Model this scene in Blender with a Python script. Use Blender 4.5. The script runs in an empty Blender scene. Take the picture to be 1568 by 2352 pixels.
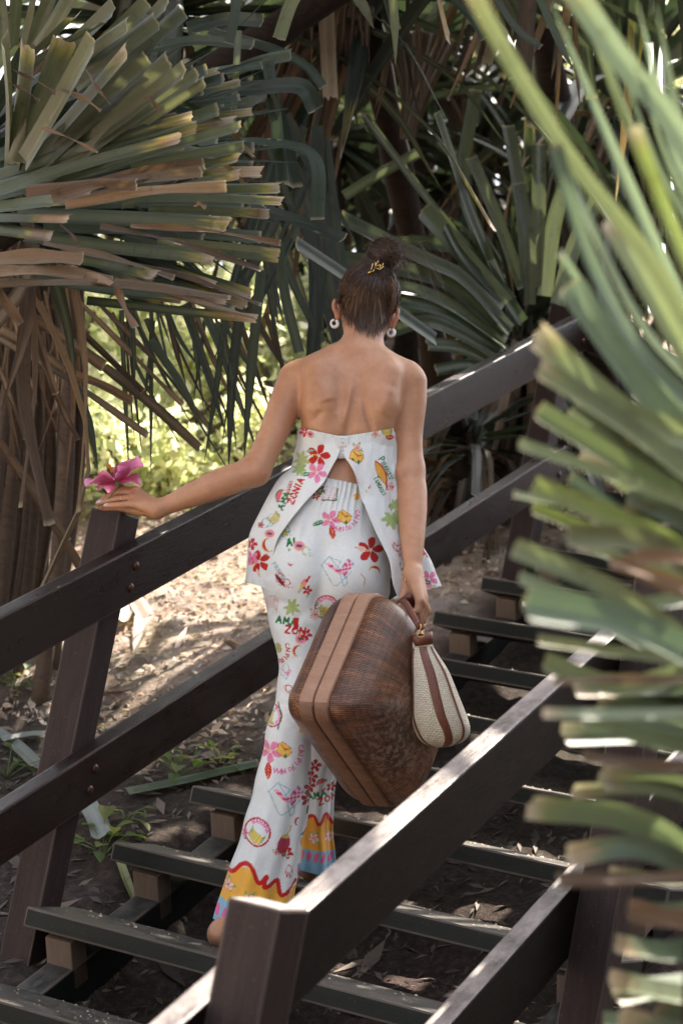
import bpy, bmesh, math, random
import numpy as np
from mathutils import Vector, Matrix
SC = bpy.context.scene
COL = SC.collection
# ------------------------------------------------------------------ camera
S = 1.09                                   # metres per survey unit (sized by the woman's height)
CAM = np.array([2.28782, -3.09501, 0.82263]) * S
CR = np.array([0.87675893, 0.44310529, 0.18695313])
CU = np.array([-0.11999675, -0.17488314, 0.97724954])
CF = np.array([-0.46571939, 0.87924604, 0.10015916])
FPX = 8069.466 / 2731 * 1568               # focal length on a 1568 x 2352 survey grid
cam_d = bpy.data.cameras.new("camera"); cam = bpy.data.objects.new("camera", cam_d); COL.objects.link(cam)
cam.matrix_world = Matrix(((CR[0], CU[0], -CF[0], CAM[0]), (CR[1], CU[1], -CF[1], CAM[1]), (CR[2], CU[2], -CF[2], CAM[2]), (0, 0, 0, 1)))
cam_d.sensor_fit = 'VERTICAL'; cam_d.sensor_height = 36; cam_d.lens = 70.923
cam_d.clip_start = 0.05; cam_d.clip_end = 500
cam_d.dof.use_dof = True; cam_d.dof.focus_distance = 4.78; cam_d.dof.aperture_fstop = 4.4; cam_d.dof.aperture_blades = 0
SC.camera = cam
# ------------------------------------------------------------------ daylight
SUN_AZ = math.radians(-4)                  # clockwise from +Y
SUN_EL = math.radians(66)
world = bpy.data.worlds.new("World"); SC.world = world; world.use_nodes = True
wn = world.node_tree
sky = wn.nodes.new('ShaderNodeTexSky'); sky.sky_type = 'NISHITA'; sky.sun_disc = False
sky.sun_elevation = SUN_EL; sky.sun_rotation = SUN_AZ; sky.air_density = 1.0; sky.dust_density = 5.0
bg = wn.nodes['Background']; bg.inputs[1].default_value = 0.15
hs = wn.nodes.new('ShaderNodeHueSaturation'); hs.inputs['Saturation'].default_value = .38   # thin high cloud: a whiter sky
wn.links.new(sky.outputs[0], hs.inputs['Color']); wn.links.new(hs.outputs[0], bg.inputs[0])
sl = bpy.data.lights.new("sun", 'SUN'); sun = bpy.data.objects.new("sun", sl); COL.objects.link(sun)
sl.energy = 5.0; sl.angle = math.radians(0.5); sl.color = (1.0, 0.91, 0.78)
sd = Vector((math.sin(SUN_AZ) * math.cos(SUN_EL), math.cos(SUN_AZ) * math.cos(SUN_EL), math.sin(SUN_EL)))
sun.rotation_euler = sd.to_track_quat('Z', 'Y').to_euler(); sun.location = (0, 0, 12)
SC.view_settings.view_transform = 'Standard'; SC.view_settings.look = 'None'
SC.view_settings.gamma = 1; SC.view_settings.exposure = 1.92
SC.cycles.max_bounces = 8; SC.cycles.transparent_max_bounces = 8
SC.cycles.sample_clamp_indirect = 6.0

# ------------------------------------------------------------------ helpers
def P(px, py, d):
    """survey-grid position at depth d (metres in front of the survey station) -> world"""
    px = np.asarray(px, float); py = np.asarray(py, float); d = np.asarray(d, float)
    r = CF + CR * ((px - 784) / FPX)[..., None] - CU * ((py - 1176) / FPX)[..., None]
    return CAM + r * d[..., None]
def lin(c):
    """sRGB 0-255 -> linear"""
    c = np.asarray(c, float) / 255
    return np.where(c <= .04045, c / 12.92, ((c + .055) / 1.055) ** 2.4)
def tag(o, label=None, cat=None, group=None, kind=None):
    if label: o['label'] = label
    if cat: o['category'] = cat
    if group: o['group'] = group
    if kind: o['kind'] = kind
    return o
def thing(name, label, cat, loc=(0, 0, 0), rz=0, group=None):
    o = bpy.data.objects.new(name, None); COL.objects.link(o)
    o.location = loc; o.rotation_euler = (0, 0, rz); o.empty_display_size = .1
    return tag(o, label, cat, group)
def link(name, me, mat=None, parent=None, local=False):
    """link a mesh; vertices are in world space unless local=True"""
    o = bpy.data.objects.new(name, me); COL.objects.link(o)
    if mat is not None:
        for m in (mat if isinstance(mat, (list, tuple)) else [mat]): me.materials.append(m)
    if parent is not None:
        o.parent = parent
        if not local:
            root = parent
            M = Matrix.Identity(4)
            while root is not None:
                M = (Matrix.Translation(root.location) @ root.rotation_euler.to_matrix().to_4x4()) @ M
                root = root.parent
            me.transform(M.inverted())
    return o
def npmesh(name, V, F, smooth=True, col=None, uv=None):
    """V (n,3); F list of (m,k) int arrays or one array"""
    me = bpy.data.meshes.new(name)
    if not isinstance(F, (list, tuple)): F = [F]
    F = [np.asarray(f, np.int32) for f in F if len(f)]
    V = np.asarray(V, np.float32)
    me.vertices.add(len(V)); me.vertices.foreach_set('co', V.ravel())
    li = np.concatenate([f.ravel() for f in F]); cnt = np.concatenate([np.full(len(f), f.shape[1], np.int32) for f in F])
    me.loops.add(len(li)); me.loops.foreach_set('vertex_index', li.astype(np.int32))
    me.polygons.add(len(cnt)); st = np.concatenate([[0], np.cumsum(cnt)[:-1]]).astype(np.int32)
    me.polygons.foreach_set('loop_start', st)
    me.update(calc_edges=True)
    if smooth: me.polygons.foreach_set('use_smooth', np.ones(len(cnt), bool))
    if col is not None:
        a = me.color_attributes.new('Col', 'FLOAT_COLOR', 'POINT')
        c = np.ones((len(V), 4), np.float32); c[:, :col.shape[1]] = col
        a.data.foreach_set('color', c.ravel())
    if uv is not None:
        u = me.uv_layers.new(name='UVMap'); u.data.foreach_set('uv', np.asarray(uv, np.float32)[li].ravel())
    me.validate()
    return me
class MB:
    def __init__(s): s.v = []; s.f = {}; s.c = []; s.u = []; s.n = 0
    def add(s, V, F, col=None, uv=None):
        V = np.asarray(V, float); F = np.asarray(F, int)
        s.v.append(V); s.f.setdefault(F.shape[1], []).append(F + s.n)
        s.c.append(np.broadcast_to(np.asarray(col if col is not None else (1, 1, 1), float), (len(V), 3)))
        s.u.append(np.zeros((len(V), 2)) if uv is None else np.asarray(uv, float)); s.n += len(V)
    def mesh(s, name, smooth=True):
        return npmesh(name, np.concatenate(s.v), [np.concatenate(f) for f in s.f.values()], smooth, np.concatenate(s.c), np.concatenate(s.u))
    def build(s, name, mat, parent=None, smooth=True, local=False):
        return link(name, s.mesh(name, smooth), mat, parent, local)
def gridfaces(n, m, closed=False):
    """n rows x m columns"""
    i = np.arange(n - 1)[:, None]; j = np.arange(m if closed else m - 1)[None, :]
    j2 = (j + 1) % m
    return np.stack([(i * m + j), (i * m + j2), ((i + 1) * m + j2), ((i + 1) * m + j)], -1).reshape(-1, 4)
def nrm(v):
    v = np.asarray(v, float); return v / (np.linalg.norm(v, axis=-1, keepdims=True) + 1e-12)
def frames(pts, hint=(0, 0, 1)):
    pts = np.asarray(pts, float); T = nrm(np.gradient(pts, axis=0))
    N = np.zeros_like(T); h = np.asarray(hint, float)
    for i in range(len(T)):
        n = h - T[i] * (h @ T[i]); l = np.linalg.norm(n)
        if l < 1e-3:
            h = np.array([1., 0.2, 0.1]); n = h - T[i] * (h @ T[i])
        N[i] = n / np.linalg.norm(n); h = N[i]
    return T, N, np.cross(T, N)
def tube(mb, pts, rad, k=8, col=None, flat=1.0, hint=(0, 0, 1), caps=True, uvl=1.0):
    pts = np.asarray(pts, float); n = len(pts); rad = np.broadcast_to(np.asarray(rad, float), (n,))
    T, N, B = frames(pts, hint)
    a = np.linspace(0, 2 * math.pi, k, endpoint=False)
    V = pts[:, None] + rad[:, None, None] * (np.cos(a)[None, :, None] * B[:, None] + flat * np.sin(a)[None, :, None] * N[:, None])
    L = np.concatenate([[0], np.cumsum(np.linalg.norm(np.diff(pts, axis=0), axis=1))])
    uv = np.stack(np.broadcast_arrays((a / (2 * math.pi))[None, :], L[:, None] * uvl), -1).reshape(-1, 2)
    c = None
    if col is not None:
        c = np.asarray(col, float)
        if c.ndim == 2: c = np.repeat(c, k, axis=0)
    base = mb.n
    mb.add(V.reshape(-1, 3), gridfaces(n, k, True), c, uv)
    if caps:
        mb.f.setdefault(k, []).append(np.array([np.arange(k)[::-1] + base, np.arange(k) + base + (n - 1) * k]))
def spline(pts, n):
    """Catmull-Rom through points"""
    p = np.asarray(pts, float); p = np.concatenate([[2 * p[0] - p[1]], p, [2 * p[-1] - p[-2]]])
    m = len(p) - 3; t = np.linspace(0, m - 1e-9, n); i = t.astype(int); u = (t - i)[:, None]
    a, b, c, d = p[i], p[i + 1], p[i + 2], p[i + 3]
    return .5 * (2 * b + (c - a) * u + (2 * a - 5 * b + 4 * c - d) * u ** 2 + (3 * b - a - 3 * c + d) * u ** 3)
# --- materials
def mat(name):
    m = bpy.data.materials.new(name); m.use_nodes = True
    nt = m.node_tree; return m, nt, nt.nodes['Principled BSDF']
def N(nt, t, **kw):
    n = nt.nodes.new(t)
    for k, v in kw.items():
        if k in n.inputs.keys() if isinstance(k, str) else False: n.inputs[k].default_value = v
        else: setattr(n, k, v)
    return n
def ramp(nt, stops):
    r = nt.nodes.new('ShaderNodeValToRGB'); e = r.color_ramp.elements
    while len(e) < len(stops): e.new(.5)
    for q, (p, c) in zip(e, stops):
        q.position = p; q.color = (*c, 1) if len(c) == 3 else c
    return r
def noise(nt, vec, scale, detail=4, rough=.6, dist=0):
    n = nt.nodes.new('ShaderNodeTexNoise'); n.inputs['Scale'].default_value = scale; n.inputs['Detail'].default_value = detail
    n.inputs['Roughness'].default_value = rough; n.inputs['Distortion'].default_value = dist
    if vec is not None: nt.links.new(vec, n.inputs['Vector'])
    return n
def coords(nt, out='Object', scale=(1, 1, 1)):
    t = nt.nodes.new('ShaderNodeTexCoord'); m = nt.nodes.new('ShaderNodeMapping'); m.inputs['Scale'].default_value = scale
    nt.links.new(t.outputs[out], m.inputs['Vector']); return m.outputs[0]
def bump(nt, bs, height, strength=.3, dist=.01):
    b = nt.nodes.new('ShaderNodeBump'); b.inputs['Strength'].default_value = strength; b.inputs['Distance'].default_value = dist
    nt.links.new(height, b.inputs['Height']); nt.links.new(b.outputs[0], bs.inputs['Normal']); return b
def mixc(nt, fac, a, b, mode='MIX'):
    m = nt.nodes.new('ShaderNodeMix'); m.data_type = 'RGBA'; m.blend_type = mode
    for s, v in ((m.inputs[0], fac), (m.inputs[6], a), (m.inputs[7], b)):
        if hasattr(v, 'links') or isinstance(v, bpy.types.NodeSocket): nt.links.new(v, s)
        elif isinstance(v, (int, float)): s.default_value = v
        else: s.default_value = (*v, 1) if len(v) == 3 else v
    return m.outputs[2]
def simple(name, col, rough=.5, metal=0, nscale=None, namt=.25, spec=.5, bumpd=0):
    m, nt, bs = mat(name)
    bs.inputs['Roughness'].default_value = rough; bs.inputs['Metallic'].default_value = metal; bs.inputs['Specular IOR Level'].default_value = spec
    n = noise(nt, coords(nt), nscale or 40)
    c = np.array(col)
    r = ramp(nt, [(.3, tuple(c * (1 - namt))), (.7, tuple(np.minimum(c * (1 + namt), 1)))])
    nt.links.new(n.outputs[0], r.inputs[0]); nt.links.new(r.outputs[0], bs.inputs['Base Color'])
    if bumpd: bump(nt, bs, n.outputs[0], .4, bumpd)
    return m
# ================================================================== ground, stairs, railings
RUN, RISE = .3 * S, .14907 * S
SLOPE = RISE / RUN
XL, XR = -.21034 * S, .97225 * S
def wood(name, dark, light, rough, dust_sheen=0.0, dust_sheen_col=(.3, .26, .22), spec=.5, lo=.36, hi=.66):
    m, nt, bs = mat(name)
    v = coords(nt, 'Object', (1.2, 22, 22))
    n1 = noise(nt, v, 3.0, 6, .65, .6)
    r = ramp(nt, [(.3, dark), (.72, light)]); nt.links.new(n1.outputs[0], r.inputs[0])
    n2 = noise(nt, coords(nt, 'Object', (6, 90, 90)), 4.0, 3, .6)
    c = mixc(nt, .5, r.outputs[0], mixc(nt, n2.outputs[0], tuple(np.array(dark) * .5), light), 'MIX')
    n3 = noise(nt, coords(nt, 'Object', (5, 9, 9)), 2.2, 8, .75)
    if dust_sheen:
        # dried sand facing up, specks elsewhere; also paints sheen on rail and post tops
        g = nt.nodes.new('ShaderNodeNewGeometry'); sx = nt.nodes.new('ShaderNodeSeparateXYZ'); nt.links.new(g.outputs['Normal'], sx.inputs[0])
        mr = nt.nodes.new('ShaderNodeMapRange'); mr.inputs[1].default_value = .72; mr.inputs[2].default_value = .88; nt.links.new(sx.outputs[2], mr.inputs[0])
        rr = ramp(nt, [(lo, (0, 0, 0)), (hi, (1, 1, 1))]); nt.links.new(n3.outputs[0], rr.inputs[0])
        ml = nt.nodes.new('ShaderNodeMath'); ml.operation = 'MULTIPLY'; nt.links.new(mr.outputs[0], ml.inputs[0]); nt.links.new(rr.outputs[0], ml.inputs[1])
        ml2 = nt.nodes.new('ShaderNodeMath'); ml2.operation = 'MULTIPLY'; nt.links.new(ml.outputs[0], ml2.inputs[0]); ml2.inputs[1].default_value = dust_sheen
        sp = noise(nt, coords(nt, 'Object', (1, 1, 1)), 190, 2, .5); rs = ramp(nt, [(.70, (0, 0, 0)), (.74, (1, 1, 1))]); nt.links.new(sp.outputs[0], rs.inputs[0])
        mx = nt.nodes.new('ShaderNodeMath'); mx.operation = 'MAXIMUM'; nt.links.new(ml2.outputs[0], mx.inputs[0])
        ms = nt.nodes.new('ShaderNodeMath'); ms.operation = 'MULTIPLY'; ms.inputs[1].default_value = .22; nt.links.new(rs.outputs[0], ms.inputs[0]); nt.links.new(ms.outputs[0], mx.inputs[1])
        c = mixc(nt, mx.outputs[0], c, dust_sheen_col)
    nt.links.new(c, bs.inputs['Base Color'])
    rr2 = ramp(nt, [(.3, (rough - .08,) * 3), (.7, (rough + .14,) * 3)]); nt.links.new(n3.outputs[0], rr2.inputs[0])
    nt.links.new(rr2.outputs[0], bs.inputs['Roughness'])
    bs.inputs['Specular IOR Level'].default_value = spec
    bump(nt, bs, n2.outputs[0], .35, .003)
    return m
M_RAIL = wood('stained_rail_wood', (.0062, .0028, .0021), (.021, .0095, .0068), .30, spec=.34)
M_RAIL_DUST_SHEEN = wood('dusty_sheen_rail_wood', (.0028, .0016, .0013), (.009, .005, .004), .36, 1.0, (.27, .23, .215), spec=.2, lo=.26, hi=.64)  # pale top is dust plus sky glare painted onto the upward faces
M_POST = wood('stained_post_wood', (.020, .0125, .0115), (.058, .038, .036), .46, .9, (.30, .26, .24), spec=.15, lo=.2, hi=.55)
M_TREAD = wood('painted_tread_wood', (.006, .008, .007), (.016, .019, .017), .45, .55, (.17, .145, .125), spec=.2)
WORN = {M_RAIL: wood('rubbed_rail_edge', (.012, .008, .006), (.085, .060, .050), .40, spec=.35), M_POST: wood('rubbed_post_edge', (.02, .013, .011), (.10, .072, .062), .45, spec=.3), M_TREAD: wood('rubbed_tread_edge', (.03, .027, .024), (.15, .12, .10), .5, spec=.3)}
M_BLOCK = wood('bare_block_wood', (.13, .085, .06), (.26, .18, .13), .7, .3)
M_BOLT = simple('bolt_metal', (.085, .040, .026), .42, .7, 60)
def beam(name, parent, p0, p1, w, h, m, up=(0, 0, 1), bev=.005, wob=0.0):
    """solid timber from p0 to p1 (centre line), w across, h along 'up'; local X runs along the grain"""
    p0 = Vector(p0); p1 = Vector(p1); L = (p1 - p0).length; x = (p1 - p0).normalized()
    z = Vector(up); z = (z - x * z.dot(x)).normalized(); y = z.cross(x)
    bm = bmesh.new(); bmesh.ops.create_cube(bm, size=1)
    for v in bm.verts: v.co = (v.co.x * L, v.co.y * w, v.co.z * h)
    bmesh.ops.bevel(bm, geom=bm.edges[:], offset=bev, segments=2, affect='EDGES', profile=.6)
    me = bpy.data.meshes.new(name); bm.to_mesh(me); bm.free()
    o = bpy.data.objects.new(name, me); COL.objects.link(o); me.materials.append(m)
    if m in WORN: me.materials.append(WORN[m])
    for p in me.polygons:
        p.use_smooth = False
        if m in WORN and p.area < max(w, h) * L * .06 + 1e-4 and max(abs(c) for c in p.normal) < .97: p.material_index = 1     # rubbed arrises
    o.parent = parent
    c = (p0 + p1) / 2
    Mw = Matrix(((x.x, y.x, z.x, c.x), (x.y, y.y, z.y, c.y), (x.z, y.z, z.z, c.z), (0, 0, 0, 1)))
    pm = Matrix.Translation(parent.location) if parent is not None else Matrix.Identity(4)
    o.matrix_local = pm.inverted() @ Mw
    return o
# ---- ground
from mathutils import noise as mnoise
def fbm(x, y, s, o=4):
    r = 0; a = 1
    for i in range(o):
        r += a * mnoise.noise((x * s + 7.3 * i, y * s - 3.1 * i, .37 * i)); s *= 2.1; a *= .5
    return r
def ground_z(x, y):
    yy = max(y, -1.2) if y < 7.5 else 7.5 + (y - 7.5) * .25
    z = SLOPE * yy - .15
    if y < -1.2: z += .1 * (y + 1.2)
    # hollow under the flight, bank on the left
    if -.30 < x < 1.4: z -= .13 * min(1, (x + .30) / .2) * min(1, (1.4 - x) / .2)
    if x > 1.4: z -= .10 * min(1, (x - 1.4))
    if x < -2: z += .06 * (-2 - x) * .5
    return z + .05 * fbm(x, y, .8) + .018 * fbm(x + 5, y, 5.0) + .010 * fbm(x, y + 9, 19.0, 3)
gx = np.concatenate([np.linspace(-60, -5, 22)[:-1], np.linspace(-5, 2.2, 210), np.linspace(2.2, 40, 24)[1:]])
gy = np.concatenate([np.linspace(-30, -1.5, 16)[:-1], np.linspace(-1.5, 5.5, 220), np.linspace(5.5, 90, 34)[1:]])
GV = np.array([(x, y, ground_z(x, y)) for y in gy for x in gx])
m, nt, bs = mat('sandy_soil')
gv = coords(nt, 'Object')
g1 = noise(nt, gv, 2.2, 8, .7); g2 = noise(nt, gv, 38, 6, .75); g3 = noise(nt, gv, 9, 5, .7)
r1 = ramp(nt, [(.3, (.026, .019, .016)), (.52, (.058, .044, .037)), (.75, (.115, .090, .075))]); nt.links.new(g2.outputs[0], r1.inputs[0])
# dry, sandy and littered up the bank; dark soil by the steps, under-stair shade painted in
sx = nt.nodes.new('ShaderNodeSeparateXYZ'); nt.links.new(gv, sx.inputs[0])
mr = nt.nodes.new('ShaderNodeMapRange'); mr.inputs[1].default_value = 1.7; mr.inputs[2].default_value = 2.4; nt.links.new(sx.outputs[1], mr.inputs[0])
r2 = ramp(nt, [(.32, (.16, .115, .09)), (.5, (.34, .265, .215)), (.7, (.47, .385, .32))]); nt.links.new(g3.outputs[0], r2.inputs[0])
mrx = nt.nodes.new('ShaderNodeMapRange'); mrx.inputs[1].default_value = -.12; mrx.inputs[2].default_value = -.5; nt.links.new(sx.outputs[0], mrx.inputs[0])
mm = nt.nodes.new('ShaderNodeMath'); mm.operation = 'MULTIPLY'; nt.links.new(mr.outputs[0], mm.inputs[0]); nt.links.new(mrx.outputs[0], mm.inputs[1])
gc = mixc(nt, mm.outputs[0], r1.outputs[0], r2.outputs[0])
# unseen pale sand added below the flight to bounce warm light up
mr2 = nt.nodes.new('ShaderNodeMapRange'); mr2.inputs[1].default_value = -.7; mr2.inputs[2].default_value = -1.6; nt.links.new(sx.outputs[1], mr2.inputs[0])
r3 = ramp(nt, [(.3, (.40, .33, .26)), (.7, (.56, .48, .39))]); nt.links.new(g3.outputs[0], r3.inputs[0])
mrx2 = nt.nodes.new('ShaderNodeMapRange'); mrx2.inputs[1].default_value = 1.0; mrx2.inputs[2].default_value = .5; nt.links.new(sx.outputs[0], mrx2.inputs[0])
mm2 = nt.nodes.new('ShaderNodeMath'); mm2.operation = 'MULTIPLY'; nt.links.new(mr2.outputs[0], mm2.inputs[0]); nt.links.new(mrx2.outputs[0], mm2.inputs[1])
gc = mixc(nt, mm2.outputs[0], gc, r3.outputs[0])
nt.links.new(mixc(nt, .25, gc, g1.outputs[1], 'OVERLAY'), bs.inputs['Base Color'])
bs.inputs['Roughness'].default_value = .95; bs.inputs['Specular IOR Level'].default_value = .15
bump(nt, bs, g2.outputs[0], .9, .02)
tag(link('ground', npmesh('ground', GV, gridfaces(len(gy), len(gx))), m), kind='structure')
# ---- staircase
stair = thing('wooden_staircase', 'dark stained open wooden staircase climbing the sandy bank', 'staircase', (0, 0, 0))
NT = 12
x0, x1 = -.2497 * S, 1.07
for k in range(0, NT + 1):
    y = k * RUN; z = k * RISE
    rr = random.Random(k)
    beam('tread', stair, (x0 + rr.uniform(-.004, .004), y + .0975, z - .024), (x1 + rr.uniform(-.01, .01), y + .0975, z - .024), .195, .048, M_TREAD, bev=.006)
up = Vector((0, -SLOPE, 1)).normalized(); al = Vector((0, 1, SLOPE)).normalized()
for xs in (-.170 * S, .885 * S):
    a = Vector((xs, -.6, -.6 * SLOPE - .235)); b = Vector((xs, 4.4, 4.4 * SLOPE - .235))
    beam('stringer', stair, a, b, .075, .14, M_TREAD, up=up)
    for k in range(0, NT + 1):
        top = Vector((xs, k * RUN + .060, k * RISE - .050)); bot = top - up * .128
        beam('support_block', stair, bot, top, .075, .06, M_BLOCK, up=al, bev=.004)
# sand, crumbs and bits of leaf trodden onto the treads
r_ = np.random.default_rng(77); n_ = 1500
kk_ = r_.integers(0, NT, n_); tx_ = r_.uniform(x0 + .02, x1 - .02, n_); ty_ = kk_ * RUN + .0975 + .09 * np.clip(r_.normal(.25, .55, n_), -.95, .95); tz_ = kk_ * RISE + .001
ss_ = r_.uniform(.0012, .0042, n_) * (1 + 1.2 * (r_.random(n_) < .05)); aa_ = r_.uniform(0, 6.283, n_)
d1_ = np.stack([np.cos(aa_), np.sin(aa_), 0 * aa_], 1) * ss_[:, None]; d2_ = np.stack([-np.sin(aa_), np.cos(aa_), 0 * aa_], 1) * ss_[:, None] * .6; p_ = np.stack([tx_, ty_, tz_], 1)
Vg = np.stack([p_ - d1_, p_ + d2_, p_ + d1_, p_ - d2_, p_ + np.array([0, 0, 1.]) * ss_[:, None] * .7], 1).reshape(-1, 3); i5 = np.arange(n_)[:, None] * 5
Fg = np.concatenate([i5 + np.array([[0, 1, 4]]), i5 + np.array([[1, 2, 4]]), i5 + np.array([[2, 3, 4]]), i5 + np.array([[3, 0, 4]])])
tag(link('sand_grains', npmesh('sand_grains', Vg, Fg, False), simple('sand_grain', (.34, .27, .20), .9, 0, 200, .4)), 'dry sand grains and crumbs trodden onto the stair treads', 'sand', None, 'stuff')
# ---- railings
def railing(label, xin, posts, y0, y1, side, hs, mrail=None):
    root = thing('stair_railing', label, 'railing', (xin, 0, 0), 0, 'two railings of the wooden staircase')
    for ht, hb in hs:
        c = xin + side * .0225
        hgt = (ht - hb) * math.cos(math.atan(SLOPE))
        mid = (ht + hb) / 2
        beam('rail', root, (c, y0, y0 * SLOPE + mid), (c, y1, y1 * SLOPE + mid), .045, hgt, mrail or M_RAIL, up=up)
    for (py, top, bot) in posts:
        xp = xin + side * (.045 + .0445)
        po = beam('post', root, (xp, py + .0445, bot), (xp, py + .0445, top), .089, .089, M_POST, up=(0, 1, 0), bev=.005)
        for ht, hb in hs:
            for f in (.36, .72):
                bm = bmesh.new(); bmesh.ops.create_uvsphere(bm, u_segments=14, v_segments=8, radius=.0115)
                for v in bm.verts: v.co.x *= .55
                zz = (py + .05) * SLOPE + hb + (ht - hb) * (1 - f)
                for v in bm.verts: v.co += Vector((xin - side * .001, py + .045 - .004 * (f > .5), zz))
                me = bpy.data.meshes.new('bolt'); bm.to_mesh(me); bm.free()
                bo = link('bolt', me, M_BOLT, root)
                for p in me.polygons: p.use_smooth = True
    return root
HL = [(.7702 * S, .6311 * S), (.3088 * S, .1749 * S)]
HR = [(.7833 * S, .6385 * S), (.2957 * S, .1351 * S)]
P1Y, P2Y = .66137 * S, 3.04404 * S
railing('dark wooden railing on the far side, crossing behind the woman', XL, [(P1Y, 1.326 / 1.12 * S, .08), (P2Y, 2.608 / 1.12 * S, 1.1), (P1Y - 2.38 * S, -.2, -1.2)], -1.9, P2Y + .10, -1, HL)
R1Y, R2Y = -.72181 * S, .63537 * S
railing('dark wooden railing nearest the camera, its top edge shining', XR - .04157 * S, [(R1Y, .632 / 1.12 * S, -1.1), (R2Y, .632 / 1.12 * S + (R2Y - R1Y) * SLOPE, -.2), (R2Y + 1.48, 2.1, .8)], -2.2, 4.2, 1, HR, M_RAIL_DUST_SHEEN)
# landing rail turning right at the top of the flight
lr = thing('landing_railing', 'pale wooden rail turning down to the right beyond the far post', 'railing', (XL, P2Y, 0))
zt = (P2Y + .1) * SLOPE + .7702 * S
beam('rail', lr, (XL - .02, P2Y + .125, zt - .075), (XL + 1.3, P2Y + .125, zt - .62), .045, .14, M_RAIL, up=(0, 0, 1))
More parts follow.
